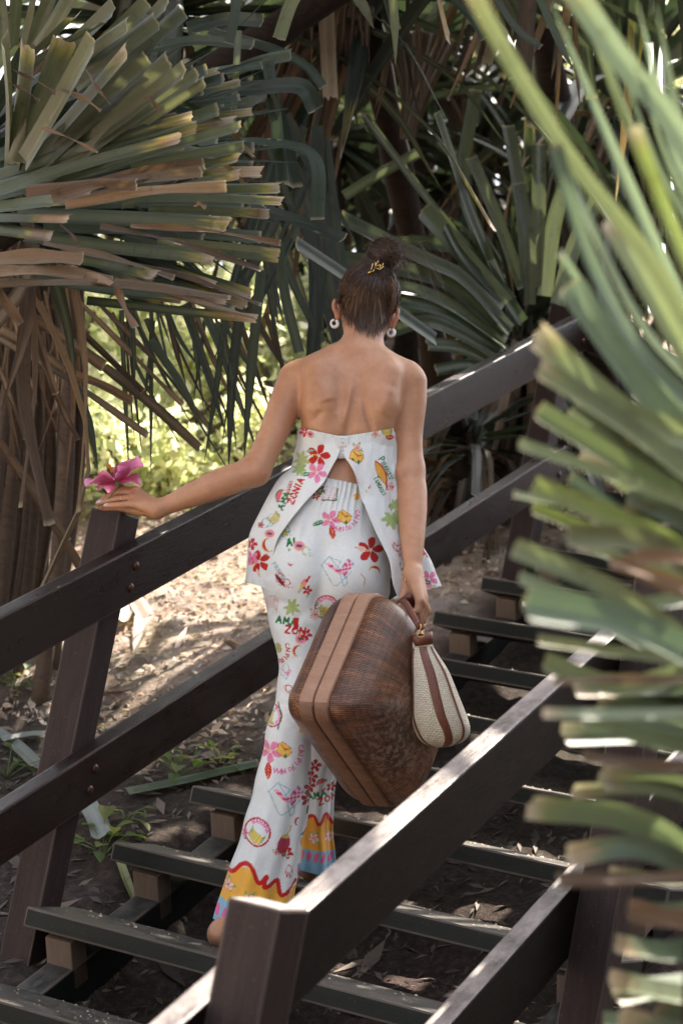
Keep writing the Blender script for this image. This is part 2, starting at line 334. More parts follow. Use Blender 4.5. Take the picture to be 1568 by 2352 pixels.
# ================================================================== the woman: body
import openvdb as vdb
YAW = .48711
ROOT = np.array([.20, .80, .325])
RX = np.array([math.cos(YAW), math.sin(YAW), 0]); RY = np.array([-math.sin(YAW), math.cos(YAW), 0])
def LP(px, py, d):
    w = P(px, py, d) - ROOT
    return np.stack([w @ RX, w @ RY, w[..., 2]], -1)
def toworld(L): return ROOT + L[..., :1] * RX + L[..., 1:2] * RY + L[..., 2:] * np.array([0, 0, 1.])
def togrid(L, d=4.85):
    """local -> survey grid seen orthographically from behind the woman (used to lay the cloth print flat)"""
    w = toworld(L) - CAM
    return 784 + FPX * (w @ CR) / d, 1176 - FPX * (w @ CU) / d
class Field:
    def __init__(s, lo, hi, h):
        s.h = h; s.lo = np.array(lo, float); s.n = np.ceil((np.array(hi) - s.lo) / h).astype(int) + 1
        s.F = np.full(s.n, .06, np.float32)
        s.ax = [s.lo[i] + h * np.arange(s.n[i]) for i in range(3)]
    def sub(s, lo, hi):
        a = np.clip(np.floor((np.array(lo) - s.lo) / s.h).astype(int), 0, s.n - 1); b = np.clip(np.ceil((np.array(hi) - s.lo) / s.h).astype(int) + 1, 1, s.n)
        sl_ = tuple(slice(a[i], b[i]) for i in range(3))
        X = s.ax[0][sl_[0]][:, None, None].astype(np.float32); Y = s.ax[1][sl_[1]][None, :, None].astype(np.float32); Z = s.ax[2][sl_[2]][None, None, :].astype(np.float32)
        return sl_, X, Y, Z
    def smin(s, sl_, d, k):
        a = s.F[sl_]
        if k <= 0: s.F[sl_] = np.minimum(a, d); return
        hh = np.clip(.5 + .5 * (a - d) / k, 0, 1)
        s.F[sl_] = a * (1 - hh) + d * hh - k * hh * (1 - hh)
    def smax(s, sl_, d, k):
        a = s.F[sl_]; hh = np.clip(.5 - .5 * (a - d) / k, 0, 1)
        s.F[sl_] = a * (1 - hh) + d * hh + k * hh * (1 - hh)
    def cone(s, a, b, ra, rb, k=.02, op='u'):
        a = np.array(a, float); b = np.array(b, float); m = max(ra, rb) + .05
        sl_, X, Y, Z = s.sub(np.minimum(a, b) - m, np.maximum(a, b) + m)
        e = b - a; L2 = e @ e + 1e-9
        t = np.clip(((X - a[0]) * e[0] + (Y - a[1]) * e[1] + (Z - a[2]) * e[2]) / L2, 0, 1)
        d = np.sqrt((X - a[0] - t * e[0]) ** 2 + (Y - a[1] - t * e[1]) ** 2 + (Z - a[2] - t * e[2]) ** 2) - (ra + (rb - ra) * t)
        (s.smin(sl_, d, k) if op == 'u' else s.smax(sl_, -d, k))
    def chain(s, pts, rad, k=.012, n=None):
        pts = np.asarray(pts, float)
        if n:
            q = spline(pts, n); r = np.interp(np.linspace(0, len(pts) - 1, n), np.arange(len(pts)), rad)
        else: q, r = pts, rad
        lo = np.min(q, 0); hi = np.max(q, 0); m = max(r) + .04
        sl_, X, Y, Z = s.sub(lo - m, hi + m); best = None
        for i in range(len(q) - 1):
            a, e = q[i], q[i + 1] - q[i]
            t = np.clip(((X - a[0]) * e[0] + (Y - a[1]) * e[1] + (Z - a[2]) * e[2]) / (e @ e + 1e-9), 0, 1)
            d = np.sqrt((X - a[0] - t * e[0]) ** 2 + (Y - a[1] - t * e[1]) ** 2 + (Z - a[2] - t * e[2]) ** 2) - (r[i] + (r[i + 1] - r[i]) * t)
            best = d if best is None else np.minimum(best, d)
        s.smin(sl_, best.astype(np.float32), k)
    def ell(s, c, r, k=.02, R=None, op='u'):
        c = np.array(c, float); r = np.array(r, float); m = r.max() + .05
        sl_, X, Y, Z = s.sub(c - m, c + m)
        R = np.eye(3) if R is None else np.array(R, float)      # rows = local axes
        D = [X - c[0], Y - c[1], Z - c[2]]
        q = [R[i][0] * D[0] + R[i][1] * D[1] + R[i][2] * D[2] for i in range(3)]
        k0 = np.sqrt(sum((q[i] / r[i]) ** 2 for i in range(3))); k1 = np.sqrt(sum((q[i] / r[i] ** 2) ** 2 for i in range(3))) + 1e-6
        d = k0 * (k0 - 1) / k1
        (s.smin(sl_, d.astype(np.float32), k) if op == 'u' else s.smax(sl_, -d, k))
    def stack(s, rows, k=.03, p=2.2, disp=None, pad=.05, op='u', off=0.0, caps=True):
        """rows of (centre xyz, half width, half depth); cross-sections interpolated in z"""
        rows = sorted(rows, key=lambda r: r[0][2])
        C = np.array([r[0] for r in rows]); A = np.array([r[1] for r in rows]) + off; B = np.array([r[2] for r in rows]) + off
        zs = np.linspace(C[0, 2], C[-1, 2], 200)
        def sm(v):
            o = np.interp(zs, C[:, 2], v); kk = np.hanning(25); kk /= kk.sum()
            return np.convolve(np.pad(o, 12, 'edge'), kk, 'valid')
        cx, cy, aa, bb = sm(C[:, 0]), sm(C[:, 1]), sm(A), sm(B)
        m = max(A.max(), B.max()) + pad
        sl_, X, Y, Z = s.sub((C[:, 0].min() - m, C[:, 1].min() - m, C[0, 2] - pad), (C[:, 0].max() + m, C[:, 1].max() + m, C[-1, 2] + pad))
        z1 = Z.ravel(); I = lambda v: np.interp(z1, zs, v).astype(np.float32)[None, None, :]
        u = (X - I(cx)); v = (Y - I(cy)); a = I(aa); b = I(bb)
        rr = (np.abs(u / a) ** p + np.abs(v / b) ** p) ** (1 / p)
        g = np.sqrt(u * u + v * v) + 1e-6
        d = (rr - 1) * g / np.maximum(rr, .2)
        d = np.minimum(d, (rr - 1) * np.maximum(a, b))
        if disp is not None: d = d - disp(u, v, Z, np.arctan2(u, -v))
        if caps:
            e = np.maximum(C[0, 2] - Z, Z - C[-1, 2]); d = np.where(e > 0, np.sqrt(np.maximum(d, 0) ** 2 + e ** 2) * 1.0 + np.minimum(d, 0) * 0, np.maximum(d, e * .9))
        (s.smin(sl_, d.astype(np.float32), k) if op == 'u' else s.smax(sl_, -d, k))
    def mesh(s, it=0):
        g = vdb.FloatGrid(.06); g.copyFromArray(np.ascontiguousarray(s.F))
        pts, quads = g.convertToQuads(0.0)
        pts = np.asarray(pts) * s.h + s.lo
        return pts, np.asarray(quads)[:, ::-1].astype(np.int32)
def lap(V, Q, it=3, lam=.5):
    """light Laplacian smoothing"""
    E = np.concatenate([Q[:, [0, 1]], Q[:, [1, 2]], Q[:, [2, 3]], Q[:, [3, 0]]]); E = np.concatenate([E, E[:, ::-1]])
    cnt = np.bincount(E[:, 0], minlength=len(V))[:, None] + 1e-9
    for k in range(it):
        l = lam if k % 2 == 0 else -lam * 1.02
        acc = np.stack([np.bincount(E[:, 0], V[E[:, 1], j], len(V)) for j in range(3)], 1) / cnt
        V = V + l * (acc - V)
    return V
def row(px, py, w, b, d): return (LP(px, py, d), w * d / FPX, b)
B = Field((-.62, -.36, -.08), (.42, .50, 1.78), .003)
# torso
TORSO = [row(820, 812, 62, .052, 4.955), row(815, 850, 112, .072, 4.955), row(808, 895, 116, .086, 4.95), row(803, 945, 112, .092, 4.945), row(798, 990, 109, .089, 4.94),
         row(788, 1050, 100, .080, 4.93), row(779, 1100, 95, .076, 4.92), row(768, 1160, 110, .084, 4.91), row(755, 1220, 132, .094, 4.905), row(746, 1280, 141, .099, 4.90), row(740, 1330, 136, .096, 4.90), row(738, 1370, 120, .09, 4.90)]
B.stack(TORSO, k=.02)
for q in ((690, 1315), (795, 1322)): B.ell(LP(*q, 4.845), (.072, .066, .078), .03)
# neck, trapezius, collar
NK0, NK1 = LP(827, 812, 4.955), LP(845, 722, 4.995)
B.cone(NK0, NK1, .051, .047, .03)
B.cone(LP(812, 822, 4.95), LP(702, 856, 4.95), .044, .034, .03)
B.cone(LP(838, 826, 4.95), LP(930, 857, 4.955), .044, .034, .03)
B.chain([LP(730, 860, 4.90), LP(735, 930, 4.885), LP(748, 985, 4.885)], [.035, .035, .02], .05)      # shoulder blades
B.chain([LP(885, 862, 4.905), LP(880, 925, 4.89), LP(862, 985, 4.885)], [.035, .035, .02], .05)
# arms
SHL, ELL, WRL = LP(680, 872, 4.945), LP(586, 1082, 4.875), LP(364, 1168, 4.885)
B.chain([SHL, LP(655, 925, 4.93), LP(626, 1000, 4.90), ELL], [.045, .039, .0355, .034], .02, 16)
B.chain([ELL, LP(540, 1098, 4.87), LP(497, 1114, 4.872), LP(440, 1137, 4.878), LP(400, 1154, 4.882), WRL], [.034, .0365, .0355, .0295, .0235, .0215], .02, 20)
SHR, ELR, WRR = LP(942, 878, 4.955), LP(941, 1078, 4.92), LP(949, 1320, 4.775)
B.chain([SHR, LP(943, 925, 4.95), LP(938, 1000, 4.94), ELR], [.041, .0385, .0345, .033], .02, 16)
B.chain([ELR, LP(945, 1128, 4.898), LP(946, 1180, 4.865), LP(947, 1250, 4.815), LP(948, 1295, 4.787), WRR], [.033, .0375, .036, .028, .0215, .0195], .02, 20)
B.ell(LP(922, 1085, 4.895), (.015, .016, .018), .02)
# left hand: palm down above the post, fingers pointing away from the body
KN = [LP(303, 1157, 4.888), LP(306, 1144, 4.905), LP(308, 1132, 4.923), LP(312, 1126, 4.944)]
for i, kn in enumerate(KN):
    B.cone(WRL + np.array([0, .008 * i - .010, 0]), kn, .0165, .0105 + .001 * (i in (1, 2)), .012)
B.cone(WRL + np.array([-.006, 0, -.004]), LP(318, 1158, 4.905), .020, .012, .015)
FING = [[KN[0], LP(274, 1160, 4.892), LP(256, 1161, 4.897), LP(243, 1161.5, 4.901)],
        [KN[1], LP(270, 1146, 4.914), LP(248, 1150, 4.92), LP(229, 1155, 4.924)],
        [KN[2], LP(275, 1130, 4.934), LP(246, 1142, 4.94), LP(226, 1156, 4.944)],
        [KN[3], LP(283, 1124, 4.955), LP(256, 1136, 4.962), LP(238, 1152, 4.966)]]
FR = [(.0086, .0078, .0070, .0058), (.0096, .0086, .0077, .0063), (.0098, .0088, .0079, .0064), (.0096, .0086, .0077, .0062)]
for f, r in zip(FING, FR): B.chain(f, r, .004)
THL = [LP(348, 1174, 4.925), LP(310, 1172, 4.95), LP(270, 1170, 4.955), LP(232, 1166, 4.95)]
B.chain(THL, (.016, .0115, .0095, .0068), .008)
# right hand closed round the case handle
HAX = nrm(np.array([.30, .78, -.24]))                      # the handle's direction (local)
HC = LP(950, 1392, 4.750)                                   # centre of the grip
KR = [HC + HAX * (t) + np.array([.0205, -.010, .004]) for t in (-.030, -.010, .010, .029)]
for i, kn in enumerate(KR):
    B.cone(WRR + HAX * (.010 * (i - 1.5)) , kn, .0165, .0115, .012)
B.cone(WRR, HC + np.array([.010, -.004, .022]), .020, .016, .015)
for i, (kn, r) in enumerate(zip(KR, (.0088, .0095, .0098, .0094))):
    lo = kn + np.array([-.003, -.004, -.030 + .003 * abs(i - 1.5)])
    md = lo + np.array([-.024, -.004, -.010]); tp = md + np.array([-.016, .006, .016])
    B.chain([kn, lo, md, tp], (r + .001, r, r - .001, r - .002), .004)
B.chain([WRR + np.array([-.010, .006, -.012]), HC + np.array([-.026, .012, .016]), HC + np.array([-.030, -.002, -.008]), HC + np.array([-.022, -.022, -.022])], (.015, .0115, .0095, .007), .006)
# head
FACE = nrm(np.array([.22, .88, -.42])); SIDE = nrm(np.cross(FACE, [0.05, 0, 1])); UPH = np.cross(SIDE, FACE)
RH = np.array([SIDE, FACE, UPH])
HEADC = LP(849, 680, 5.02)
B.ell(HEADC, (.068, .090, .078), .02, RH)
B.ell(HEADC + FACE * .040 - UPH * .052, (.055, .058, .062), .03, RH)
B.ell(HEADC + FACE * .062 - UPH * .098, (.026, .024, .018), .025, RH)                   # chin
B.cone(HEADC + FACE * .098 - UPH * .022, HEADC + FACE * .116 - UPH * .052, .007, .011, .012)   # nose
for s in (-1, 1):
    B.ell(HEADC + FACE * .092 - UPH * .020 + SIDE * s * .031, (.016, .012, .010), .008, RH, 'd')
    B.ell(HEADC + FACE * .080 - UPH * .022 + SIDE * s * .031, (.0125, .0125, .0115), .004, RH)
    B.ell(HEADC + FACE * .094 - UPH * (.004) + SIDE * s * .030, (.020, .007, .005), .010, RH)
B.ell(HEADC + FACE * .098 - UPH * .076, (.023, .009, .0065), .006, RH); B.ell(HEADC + FACE * .096 - UPH * .086, (.019, .009, .007), .006, RH)
for (px, py), (lx, ly), s in (((770, 700), (775, 729), -1), ((908, 720), (902, 751), 1)):
    a, b = LP(px, py, 5.015), LP(lx, ly, 5.012)
    pts = [b, b + (a - b) * .35 + np.array([s * .003, -.006, 0]), b + (a - b) * .75 + np.array([s * .006, -.010, 0]), a + np.array([s * .003, -.002, .010]), a + np.array([-s * .004, .010, .004])]
    B.chain(pts, (.0058, .0050, .0052, .0052, .005), .004, 12)
    B.ell((a + b) / 2 + np.array([-s * .006, .004, 0]), (.006, .012, .020), .008)
# legs and feet
B.chain([LP(690, 1350, 4.885), LP(688, 1450, 4.865), LP(690, 1550, 4.84), LP(672, 1690, 4.80), LP(655, 1800, 4.77), LP(628, 1920, 4.75), LP(585, 2020, 4.73), LP(552, 2080, 4.705), LP(526, 2122, 4.70)], [.072, .052, .042, .042, .043, .041, .034, .026, .0225], .03, 22)
B.chain([LP(795, 1350, 4.905), LP(796, 1450, 4.925), LP(785, 1540, 4.945), LP(762, 1650, 4.97), LP(728, 1792, 5.02), LP(722, 1900, 5.04), LP(722, 1990, 5.06)], [.070, .050, .044, .040, .034, .033, .030], .03, 18)
def foot(ank, heel, fwd, dz):
    f = nrm(np.array(fwd)); sd_ = np.array([f[1], -f[0], 0])
    B.cone(ank, heel + np.array([0, 0, .006]), .0225, .019, .02); B.ell(heel, (.0215, .026, .0225), .012)
    B.cone(ank + f * .03 - np.array([0, 0, .015]), heel + f * .14 + np.array([0, 0, -.004]), .030, .022, .03)
    B.cone(heel + f * .03, heel + f * .15 + sd_ * .012 + np.array([0, 0, -.005]), .026, .021, .03)
    B.cone(heel + f * .03, heel + f * .14 - sd_ * .018 + np.array([0, 0, -.006]), .024, .018, .03)
    for i, (o, l, r) in enumerate(((.026, .215, .0125), (.010, .217, .0085), (-.004, .208, .0082), (-.018, .198, .0078), (-.031, .186, .0075))):
        B.chain([heel + f * .14 + sd_ * o * .8 + np.array([0, 0, -.006]), heel + f * l + sd_ * o + np.array([0, 0, -.016])], (r + .004, r), .006)
HEELL = LP(500, 2158, 4.70); HEELL[2] = .026
foot(LP(526, 2122, 4.70), HEELL, (.30, .95, 0), 0)
HEELR = LP(712, 1998, 5.075); HEELR[2] = 3 * RISE - ROOT[2] + .028
foot(LP(722, 1985, 5.06), HEELR, (.35, .93, 0), 0)
# surface anatomy of the back: grooves and hollows (metres, negative = in)
def polydist(X, Z, pts):
    q = np.array([LP(x, y, 4.86) for x, y in pts])[:, [0, 2]]; best = np.full(np.broadcast(X, Z).shape, 9., np.float32); tt = np.zeros_like(best)
    for i in range(len(q) - 1):
        e = q[i + 1] - q[i]; t = np.clip(((X - q[i][0]) * e[0] + (Z - q[i][1]) * e[1]) / (e @ e), 0, 1)
        d = np.sqrt((X - q[i][0] - t * e[0]) ** 2 + (Z - q[i][1] - t * e[1]) ** 2); m_ = d < best
        best = np.where(m_, d, best); tt = np.where(m_, (i + t) / (len(q) - 1), tt)
    return best, tt
def relief(X, Z):
    r = 0
    for pts, A, sg in (([(822, 860), (818, 905), (808, 950), (797, 1000), (785, 1060), (778, 1120)], -.0050, .011),
                       ([(824, 866), (832, 915), (840, 945), (852, 985), (858, 1010)], -.0042, .0075),
                       ([(786, 848), (783, 880), (781, 920), (772, 960)], -.0032, .016),
                       ([(724, 958), (712, 985)], -.0022, .010), ([(742, 945), (722, 965)], -.002, .008),
                       ([(722, 870), (745, 905), (752, 930)], .0038, .022), ([(900, 880), (885, 925), (872, 960)], .0036, .020),
                       ([(806, 870), (800, 930), (786, 990)], .0022, .009)):
        d, t = polydist(X, Z, pts)
        r = r + 2.1 * A * np.exp(-(d / sg) ** 2) * np.clip(np.sin(np.clip(t, .06, .94) * math.pi) * 1.6, 0, 1)
    return r
sl_, X, Y, Z = B.sub(LP(640, 1150, 4.93) - np.array([0, .16, 0]), LP(985, 812, 4.93) + np.array([0, .02, 0]))
B.F[sl_] -= (relief(X, Z) * np.clip((.10 - (Y - Y.min())) / .04, 0, 1)).astype(np.float32)
V, Q = B.mesh(); V = lap(V, Q, 4, .5)
del B
# skin pigment: nails, lips, eyes painted on as pigment
skin = np.broadcast_to(np.array([.46, .235, .138]), (len(V), 3)).copy()
def paint(center, rad, colr, soft=.3, R=None):
    q = (V - center) / rad if R is None else ((V - center) @ np.asarray(R).T) / rad
    d = np.linalg.norm(q, axis=1); w = np.clip((1 - d) / soft, 0, 1)[:, None]
    skin[:] = skin * (1 - w) + np.array(colr) * w
_wv = toworld(V) - CAM; _d = _wv @ CF; _x = 784 + FPX * (_wv @ CR) / _d; _y = 1176 - FPX * (_wv @ CU) / _d
_gm = np.full((400, 300), 9.); _ok = (_x > 560) & (_x < 1160) & (_y > 760) & (_y < 1560)
np.minimum.at(_gm, (((_y - 760) / 4).astype(int)[_ok], ((_x - 560) / 4).astype(int)[_ok]), _d[_ok])
def back_depth(x, y):
    i = np.clip(((y - 760) / 4).astype(int), 1, 398); j = np.clip(((x - 560) / 4).astype(int), 1, 298)
    return np.minimum.reduce([_gm[i + a, j + b] for a in (-1, 0, 1) for b in (-1, 0, 1)])
def skin_depth(x, y):
    k = (np.abs(_x - x) < 4) & (np.abs(_y - y) < 4); return _d[k].min() if k.any() else 4.9
def paint_local(c, rad, f):
    q = np.abs(V - c).max(1) < rad; skin[q] *= f
for f in FING + [THL]:
    t = nrm(f[-1] - f[-2]); paint(f[-1] + t * .002 + np.array([0, -.003, .005]), np.array([.011, .007, .0055]), (.62, .60, .64), .3)
for k_ in KR: paint(k_, .012, (.40, .19, .12), .8)
for s in (-1, 1):
    paint(HEADC + FACE * .092 - UPH * .022 + SIDE * s * .031, (.013, .012, .007), (.75, .72, .70), .3, RH); paint(HEADC + FACE * .094 - UPH * .024 + SIDE * s * .031, (.006, .012, .006), (.03, .018, .012), .3, RH)
    paint(HEADC + FACE * .096 - UPH * .004 + SIDE * s * .030, (.021, .012, .0045), (.05, .03, .02), .4, RH)
paint(HEADC + FACE * .102 - UPH * .081, (.024, .014, .012), (.42, .14, .11), .5, RH)
mo = np.random.default_rng(12)
for (x, y) in ((700, 868), (750, 880), (720, 912), (862, 900), (815, 925), (770, 850), (838, 965), (640, 940), (950, 1000), (690, 845), (785, 960)): paint(LP(x, y, skin_depth(x, y)), .0021, (.16, .07, .045), .5)
for i in range(260):
    j = mo.integers(0, len(V)); paint_local(V[j], .0022 + .002 * mo.random(), .86 + .2 * mo.random())
for e in (LP(771, 712, 5.0), LP(905, 735, 5.0), ): paint(e, .030, (.50, .22, .14), .9)
paint(LP(922, 1085, 4.91), .03, (.38, .18, .11), .9); paint(ELL, .045, (.45, .20, .12), .9)
m, nt, bs = mat('tanned_skin')
at = nt.nodes.new('ShaderNodeAttribute'); at.attribute_name = 'Col'
sn = noise(nt, coords(nt), 260, 3, .6); sn2 = noise(nt, coords(nt), 20, 7, .72)
sr = ramp(nt, [(.3, (.84, .77, .74)), (.7, (1.1, 1.12, 1.10))]); nt.links.new(sn2.outputs[0], sr.inputs[0])
nt.links.new(mixc(nt, 1, at.outputs[0], sr.outputs[0], 'MULTIPLY'), bs.inputs['Base Color'])
bs.inputs['Roughness'].default_value = .42; bs.inputs['Specular IOR Level'].default_value = .5
bs.inputs['Subsurface Weight'].default_value = .12; bs.inputs['Subsurface Radius'].default_value = (.010, .004, .002); bs.inputs['Subsurface Scale'].default_value = .5
bump(nt, bs, sn.outputs[0], .25, .0015)
M_SKIN = m
woman = thing('person', 'barefoot woman in white printed top and wide trousers climbing the steps, seen from behind', 'person', ROOT, YAW)
body = link('body', npmesh('body', V, Q, True, skin), M_SKIN, woman, True)
# ================================================================== cloth print (pigment laid out flat on a pattern sheet, then carried by the cloth)
class Sheet:
    X0, Y0, R = 470, 950, 2.0                 # survey-grid origin of the sheet, dots per grid unit
    def __init__(s, w=560, h=1200):
        s.A = np.ones((int(h * s.R), int(w * s.R), 3), np.float32) * WHITE
    def fill(s, pts, c):
        p = (np.asarray(pts, float) - (s.X0, s.Y0)) * s.R
        lo = np.maximum(np.floor(p.min(0)).astype(int), 0); hi = np.minimum(np.ceil(p.max(0)).astype(int) + 1, (s.A.shape[1], s.A.shape[0]))
        if (hi <= lo).any(): return
        X, Y = np.meshgrid(np.arange(lo[0], hi[0]) + .5, np.arange(lo[1], hi[1]) + .5)
        ins = np.zeros(X.shape, bool)
        for (xa, ya), (xb, yb) in zip(p, np.roll(p, -1, 0)):
            if ya == yb: continue
            ins ^= ((ya > Y) != (yb > Y)) & (X < (xb - xa) * (Y - ya) / (yb - ya) + xa)
        s.A[lo[1]:hi[1], lo[0]:hi[0]][ins] = c
    def stroke(s, pts, w, c, closed=False):
        p = (np.asarray(pts, float) - (s.X0, s.Y0)) * s.R; r = w * s.R / 2
        if closed: p = np.concatenate([p, p[:1]])
        for a, b in zip(p[:-1], p[1:]):
            lo = np.maximum(np.floor(np.minimum(a, b) - r).astype(int), 0); hi = np.minimum(np.ceil(np.maximum(a, b) + r).astype(int) + 1, (s.A.shape[1], s.A.shape[0]))
            if (hi <= lo).any(): continue
            X, Y = np.meshgrid(np.arange(lo[0], hi[0]) + .5, np.arange(lo[1], hi[1]) + .5); e = b - a
            t = np.clip(((X - a[0]) * e[0] + (Y - a[1]) * e[1]) / (e @ e + 1e-9), 0, 1)
            s.A[lo[1]:hi[1], lo[0]:hi[0]][(X - a[0] - t * e[0]) ** 2 + (Y - a[1] - t * e[1]) ** 2 < r * r] = c
    def sample(s, px, py):
        u = np.clip((px - s.X0) * s.R, 0, s.A.shape[1] - 1.01); v = np.clip((py - s.Y0) * s.R, 0, s.A.shape[0] - 1.01)
        i = u.astype(int); j = v.astype(int); a = (u - i)[:, None]; b = (v - j)[:, None]
        return (s.A[j, i] * (1 - a) + s.A[j, i + 1] * a) * (1 - b) + (s.A[j + 1, i] * (1 - a) + s.A[j + 1, i + 1] * a) * b
WHITE = np.array([.77, .79, .80], np.float32)
RED, PINK, DPINK, GREEN, LGREEN, YEL, OCHRE, BLUE, BRN = [lin(c) * .95 for c in ((196, 45, 38), (232, 140, 180), (214, 80, 120), (40, 122, 70), (172, 196, 128), (240, 196, 96), (222, 160, 62), (140, 188, 204), (110, 88, 46))]
GLYPH = {'A': [[(0, 1), (.5, 0), (1, 1)], [(.2, .65), (.8, .65)]], 'M': [[(0, 1), (.1, 0), (.5, .6), (.9, 0), (1, 1)]], 'Z': [[(0, 0), (1, 0), (0, 1), (1, 1)]],
         'O': [[(.5 + .5 * math.cos(t), .5 + .5 * math.sin(t)) for t in np.linspace(0, 2 * math.pi, 13)]], 'N': [[(0, 1), (0, 0), (1, 1), (1, 0)]], 'I': [[(.5, 0), (.5, 1)]],
         'C': [[(.5 + .5 * math.cos(t), .5 + .5 * math.sin(t)) for t in np.linspace(.8, 5.5, 10)]], 'P': [[(0, 1), (0, 0), (.8, .05), (.9, .3), (.7, .5), (0, .55)]],
         'R': [[(0, 1), (0, 0), (.8, .05), (.9, .3), (.7, .5), (0, .55)], [(.45, .55), (1, 1)]], 'H': [[(0, 0), (0, 1)], [(1, 0), (1, 1)], [(0, .5), (1, .5)]],
         'T': [[(0, 0), (1, 0)], [(.5, 0), (.5, 1)]], 'B': [[(0, 0), (0, 1), (.8, .95), (.95, .72), (.75, .5), (0, .5)], [(0, 0), (.7, .03), (.85, .25), (.7, .5)]],
         'Q': [[(.5 + .5 * math.cos(t), .5 + .5 * math.sin(t)) for t in np.linspace(0, 2 * math.pi, 13)], [(.6, .65), (1, 1.05)]], 'U': [[(0, 0), (.05, .75), (.5, 1), (.95, .75), (1, 0)]]}
def T2(pts, x, y, sc, rot):
    a = math.radians(rot); p = np.asarray(pts, float) * sc
    return np.stack([x + p[:, 0] * math.cos(a) - p[:, 1] * math.sin(a), y + p[:, 0] * math.sin(a) + p[:, 1] * math.cos(a)], 1)
def text(sh, txt, x, y, h, rot, c, w=.22, asp=.72, gap=.28, arc=0, first=1.0):
    """lettering starting at (x, y); rot degrees clockwise on the sheet; arc = turn per letter"""
    for i, ch in enumerate(txt):
        hh = h * (first if i == 0 else 1); wd = hh * (asp if ch != 'I' else .25)
        for st in GLYPH[ch]:
            q = np.array(st) * (wd / hh, 1) - ((.5 * (wd / hh) - .12) if ch == 'I' and False else 0, 1)
            sh.stroke(T2(q, x, y, hh, rot), hh * w, c)
        a = math.radians(rot); x += math.cos(a) * (wd + h * gap); y += math.sin(a) * (wd + h * gap); rot += arc
def leafm(sh, x, y, L, rot, c, vein=(.75, .78, .72), w=.42):
    t = np.linspace(0, 1, 14); up_ = w * .5 * np.sin(t * math.pi) ** .8 * (1 - .35 * t)
    p = np.concatenate([np.stack([t, up_], 1), np.stack([t[::-1], -up_[::-1]], 1)])
    sh.fill(T2(p, x, y, L, rot), c)
    if vein is not None:
        sh.stroke(T2([(0, 0), (.95, 0)], x, y, L, rot), .9, vein)
        for f in (.25, .42, .6, .76): sh.stroke(T2([(f, 0), (f + .1, .12)], x, y, L, rot), .6, vein); sh.stroke(T2([(f, 0), (f + .1, -.12)], x, y, L, rot), .6, vein)
def flower(sh, x, y, r, rot, c, line, stamen=True, n=5):
    t = np.linspace(0, 2 * math.pi, 22)
    for k in range(n):
        a = rot + 360 / n * k
        p = np.stack([.58 + .46 * np.cos(t), (.30 + .08 * np.cos(t)) * np.sin(t)], 1); p[:, 0] += .05 * np.sin(3 * t)
        sh.fill(T2(p, x, y, r, a), c)
    for k in range(n):
        a = rot + 360 / n * k
        sh.stroke(T2([(.15, 0), (.7, .03)], x, y, r, a), max(.7, r * .03), line); sh.stroke(T2([(.2, .05), (.6, .16)], x, y, r, a), .6, line)
    if stamen: sh.stroke(T2([(0, 0), (.45, .1), (.75, .05)], x, y, r, rot + 110), r * .09, lin((226, 176, 70)))
def frangi(sh, x, y, r, rot, bgleaf=True):
    if bgleaf:
        for a in (-75, -140, 20): leafm(sh, x, y, r * 1.5, rot + a, lin((176, 196, 120)), lin((70, 140, 70)), .5)
    t = np.linspace(0, 2 * math.pi, 18)
    for k in range(5):
        p = np.stack([.55 + .45 * np.cos(t), .27 * np.sin(t)], 1)
        sh.fill(T2(p, x, y, r, rot + 72 * k), lin((238, 208, 200))); sh.stroke(T2(p, x, y, r, rot + 72 * k), .7, lin((190, 60, 70)))
        sh.stroke(T2([(.1, 0), (.6, .05)], x, y, r, rot + 72 * k), .8, RED)
def glass(sh, x, y, r, rot, c=YEL):
    p = [(-.75, -.55), (-.3, -.85), (.75, -.35), (.85, .1), (.55, .65), (.1, .75), (-.85, .35)]
    sh.fill(T2(p, x, y, r, rot), c); sh.stroke(T2(p, x, y, r, rot), r * .07, RED, True)
    sh.fill(T2([(-.1, -.35), (.35, -.15), (.1, .2)], x, y, r, rot), OCHRE); sh.stroke(T2([(-.45, -.5), (.1, -.1), (.5, -.2)], x, y, r, rot), r * .12, lin((190, 80, 40)))
    leafm(sh, *T2([(.25, .35)], x, y, r, rot)[0], r * .6, rot + 80, GREEN, None, .6)
def chair(sh, x, y, s, rot):
    for pl in ([(-.9, -.2), (-.1, .8), (.1, .75), (.75, -.1)], [(-.55, -.75), (.55, .35)], [(-.55, -.75), (-.95, -.15)], [(.0, -.2), (.45, .75), (.6, .6), (.55, .2)], [(-.5, -.7), (.1, -.55), (.0, -.2)]):
        sh.stroke(T2(pl, x, y, s, rot), s * .045, BLUE)
    for i in range(6):
        for j in range(4):
            u, v = i / 6, j / 4
            q = np.array([(.05 + .38 * v + .42 * u, -.05 - .75 * u + .26 * v)]); d1 = np.array([.07, -.125]); d2 = np.array([.095, .065])
            pp = np.array([q[0], q[0] + d1, q[0] + d1 + d2, q[0] + d2])
            sh.fill(T2(pp, x, y, s, rot), [DPINK, lin((236, 196, 214)), lin((150, 160, 190))][(i + j) % 3 if (i * j) % 5 == 0 else (i + j) % 2])
    for i in range(5): sh.fill(T2([(-.75 + .18 * i, -.35 + .10 * i), (-.6 + .18 * i, -.25 + .1 * i), (-.35 + .18 * i, -.3 + .1 * i), (-.5 + .18 * i, -.42 + .1 * i)], x, y, s, rot), DPINK if i % 2 else lin((236, 170, 196)))
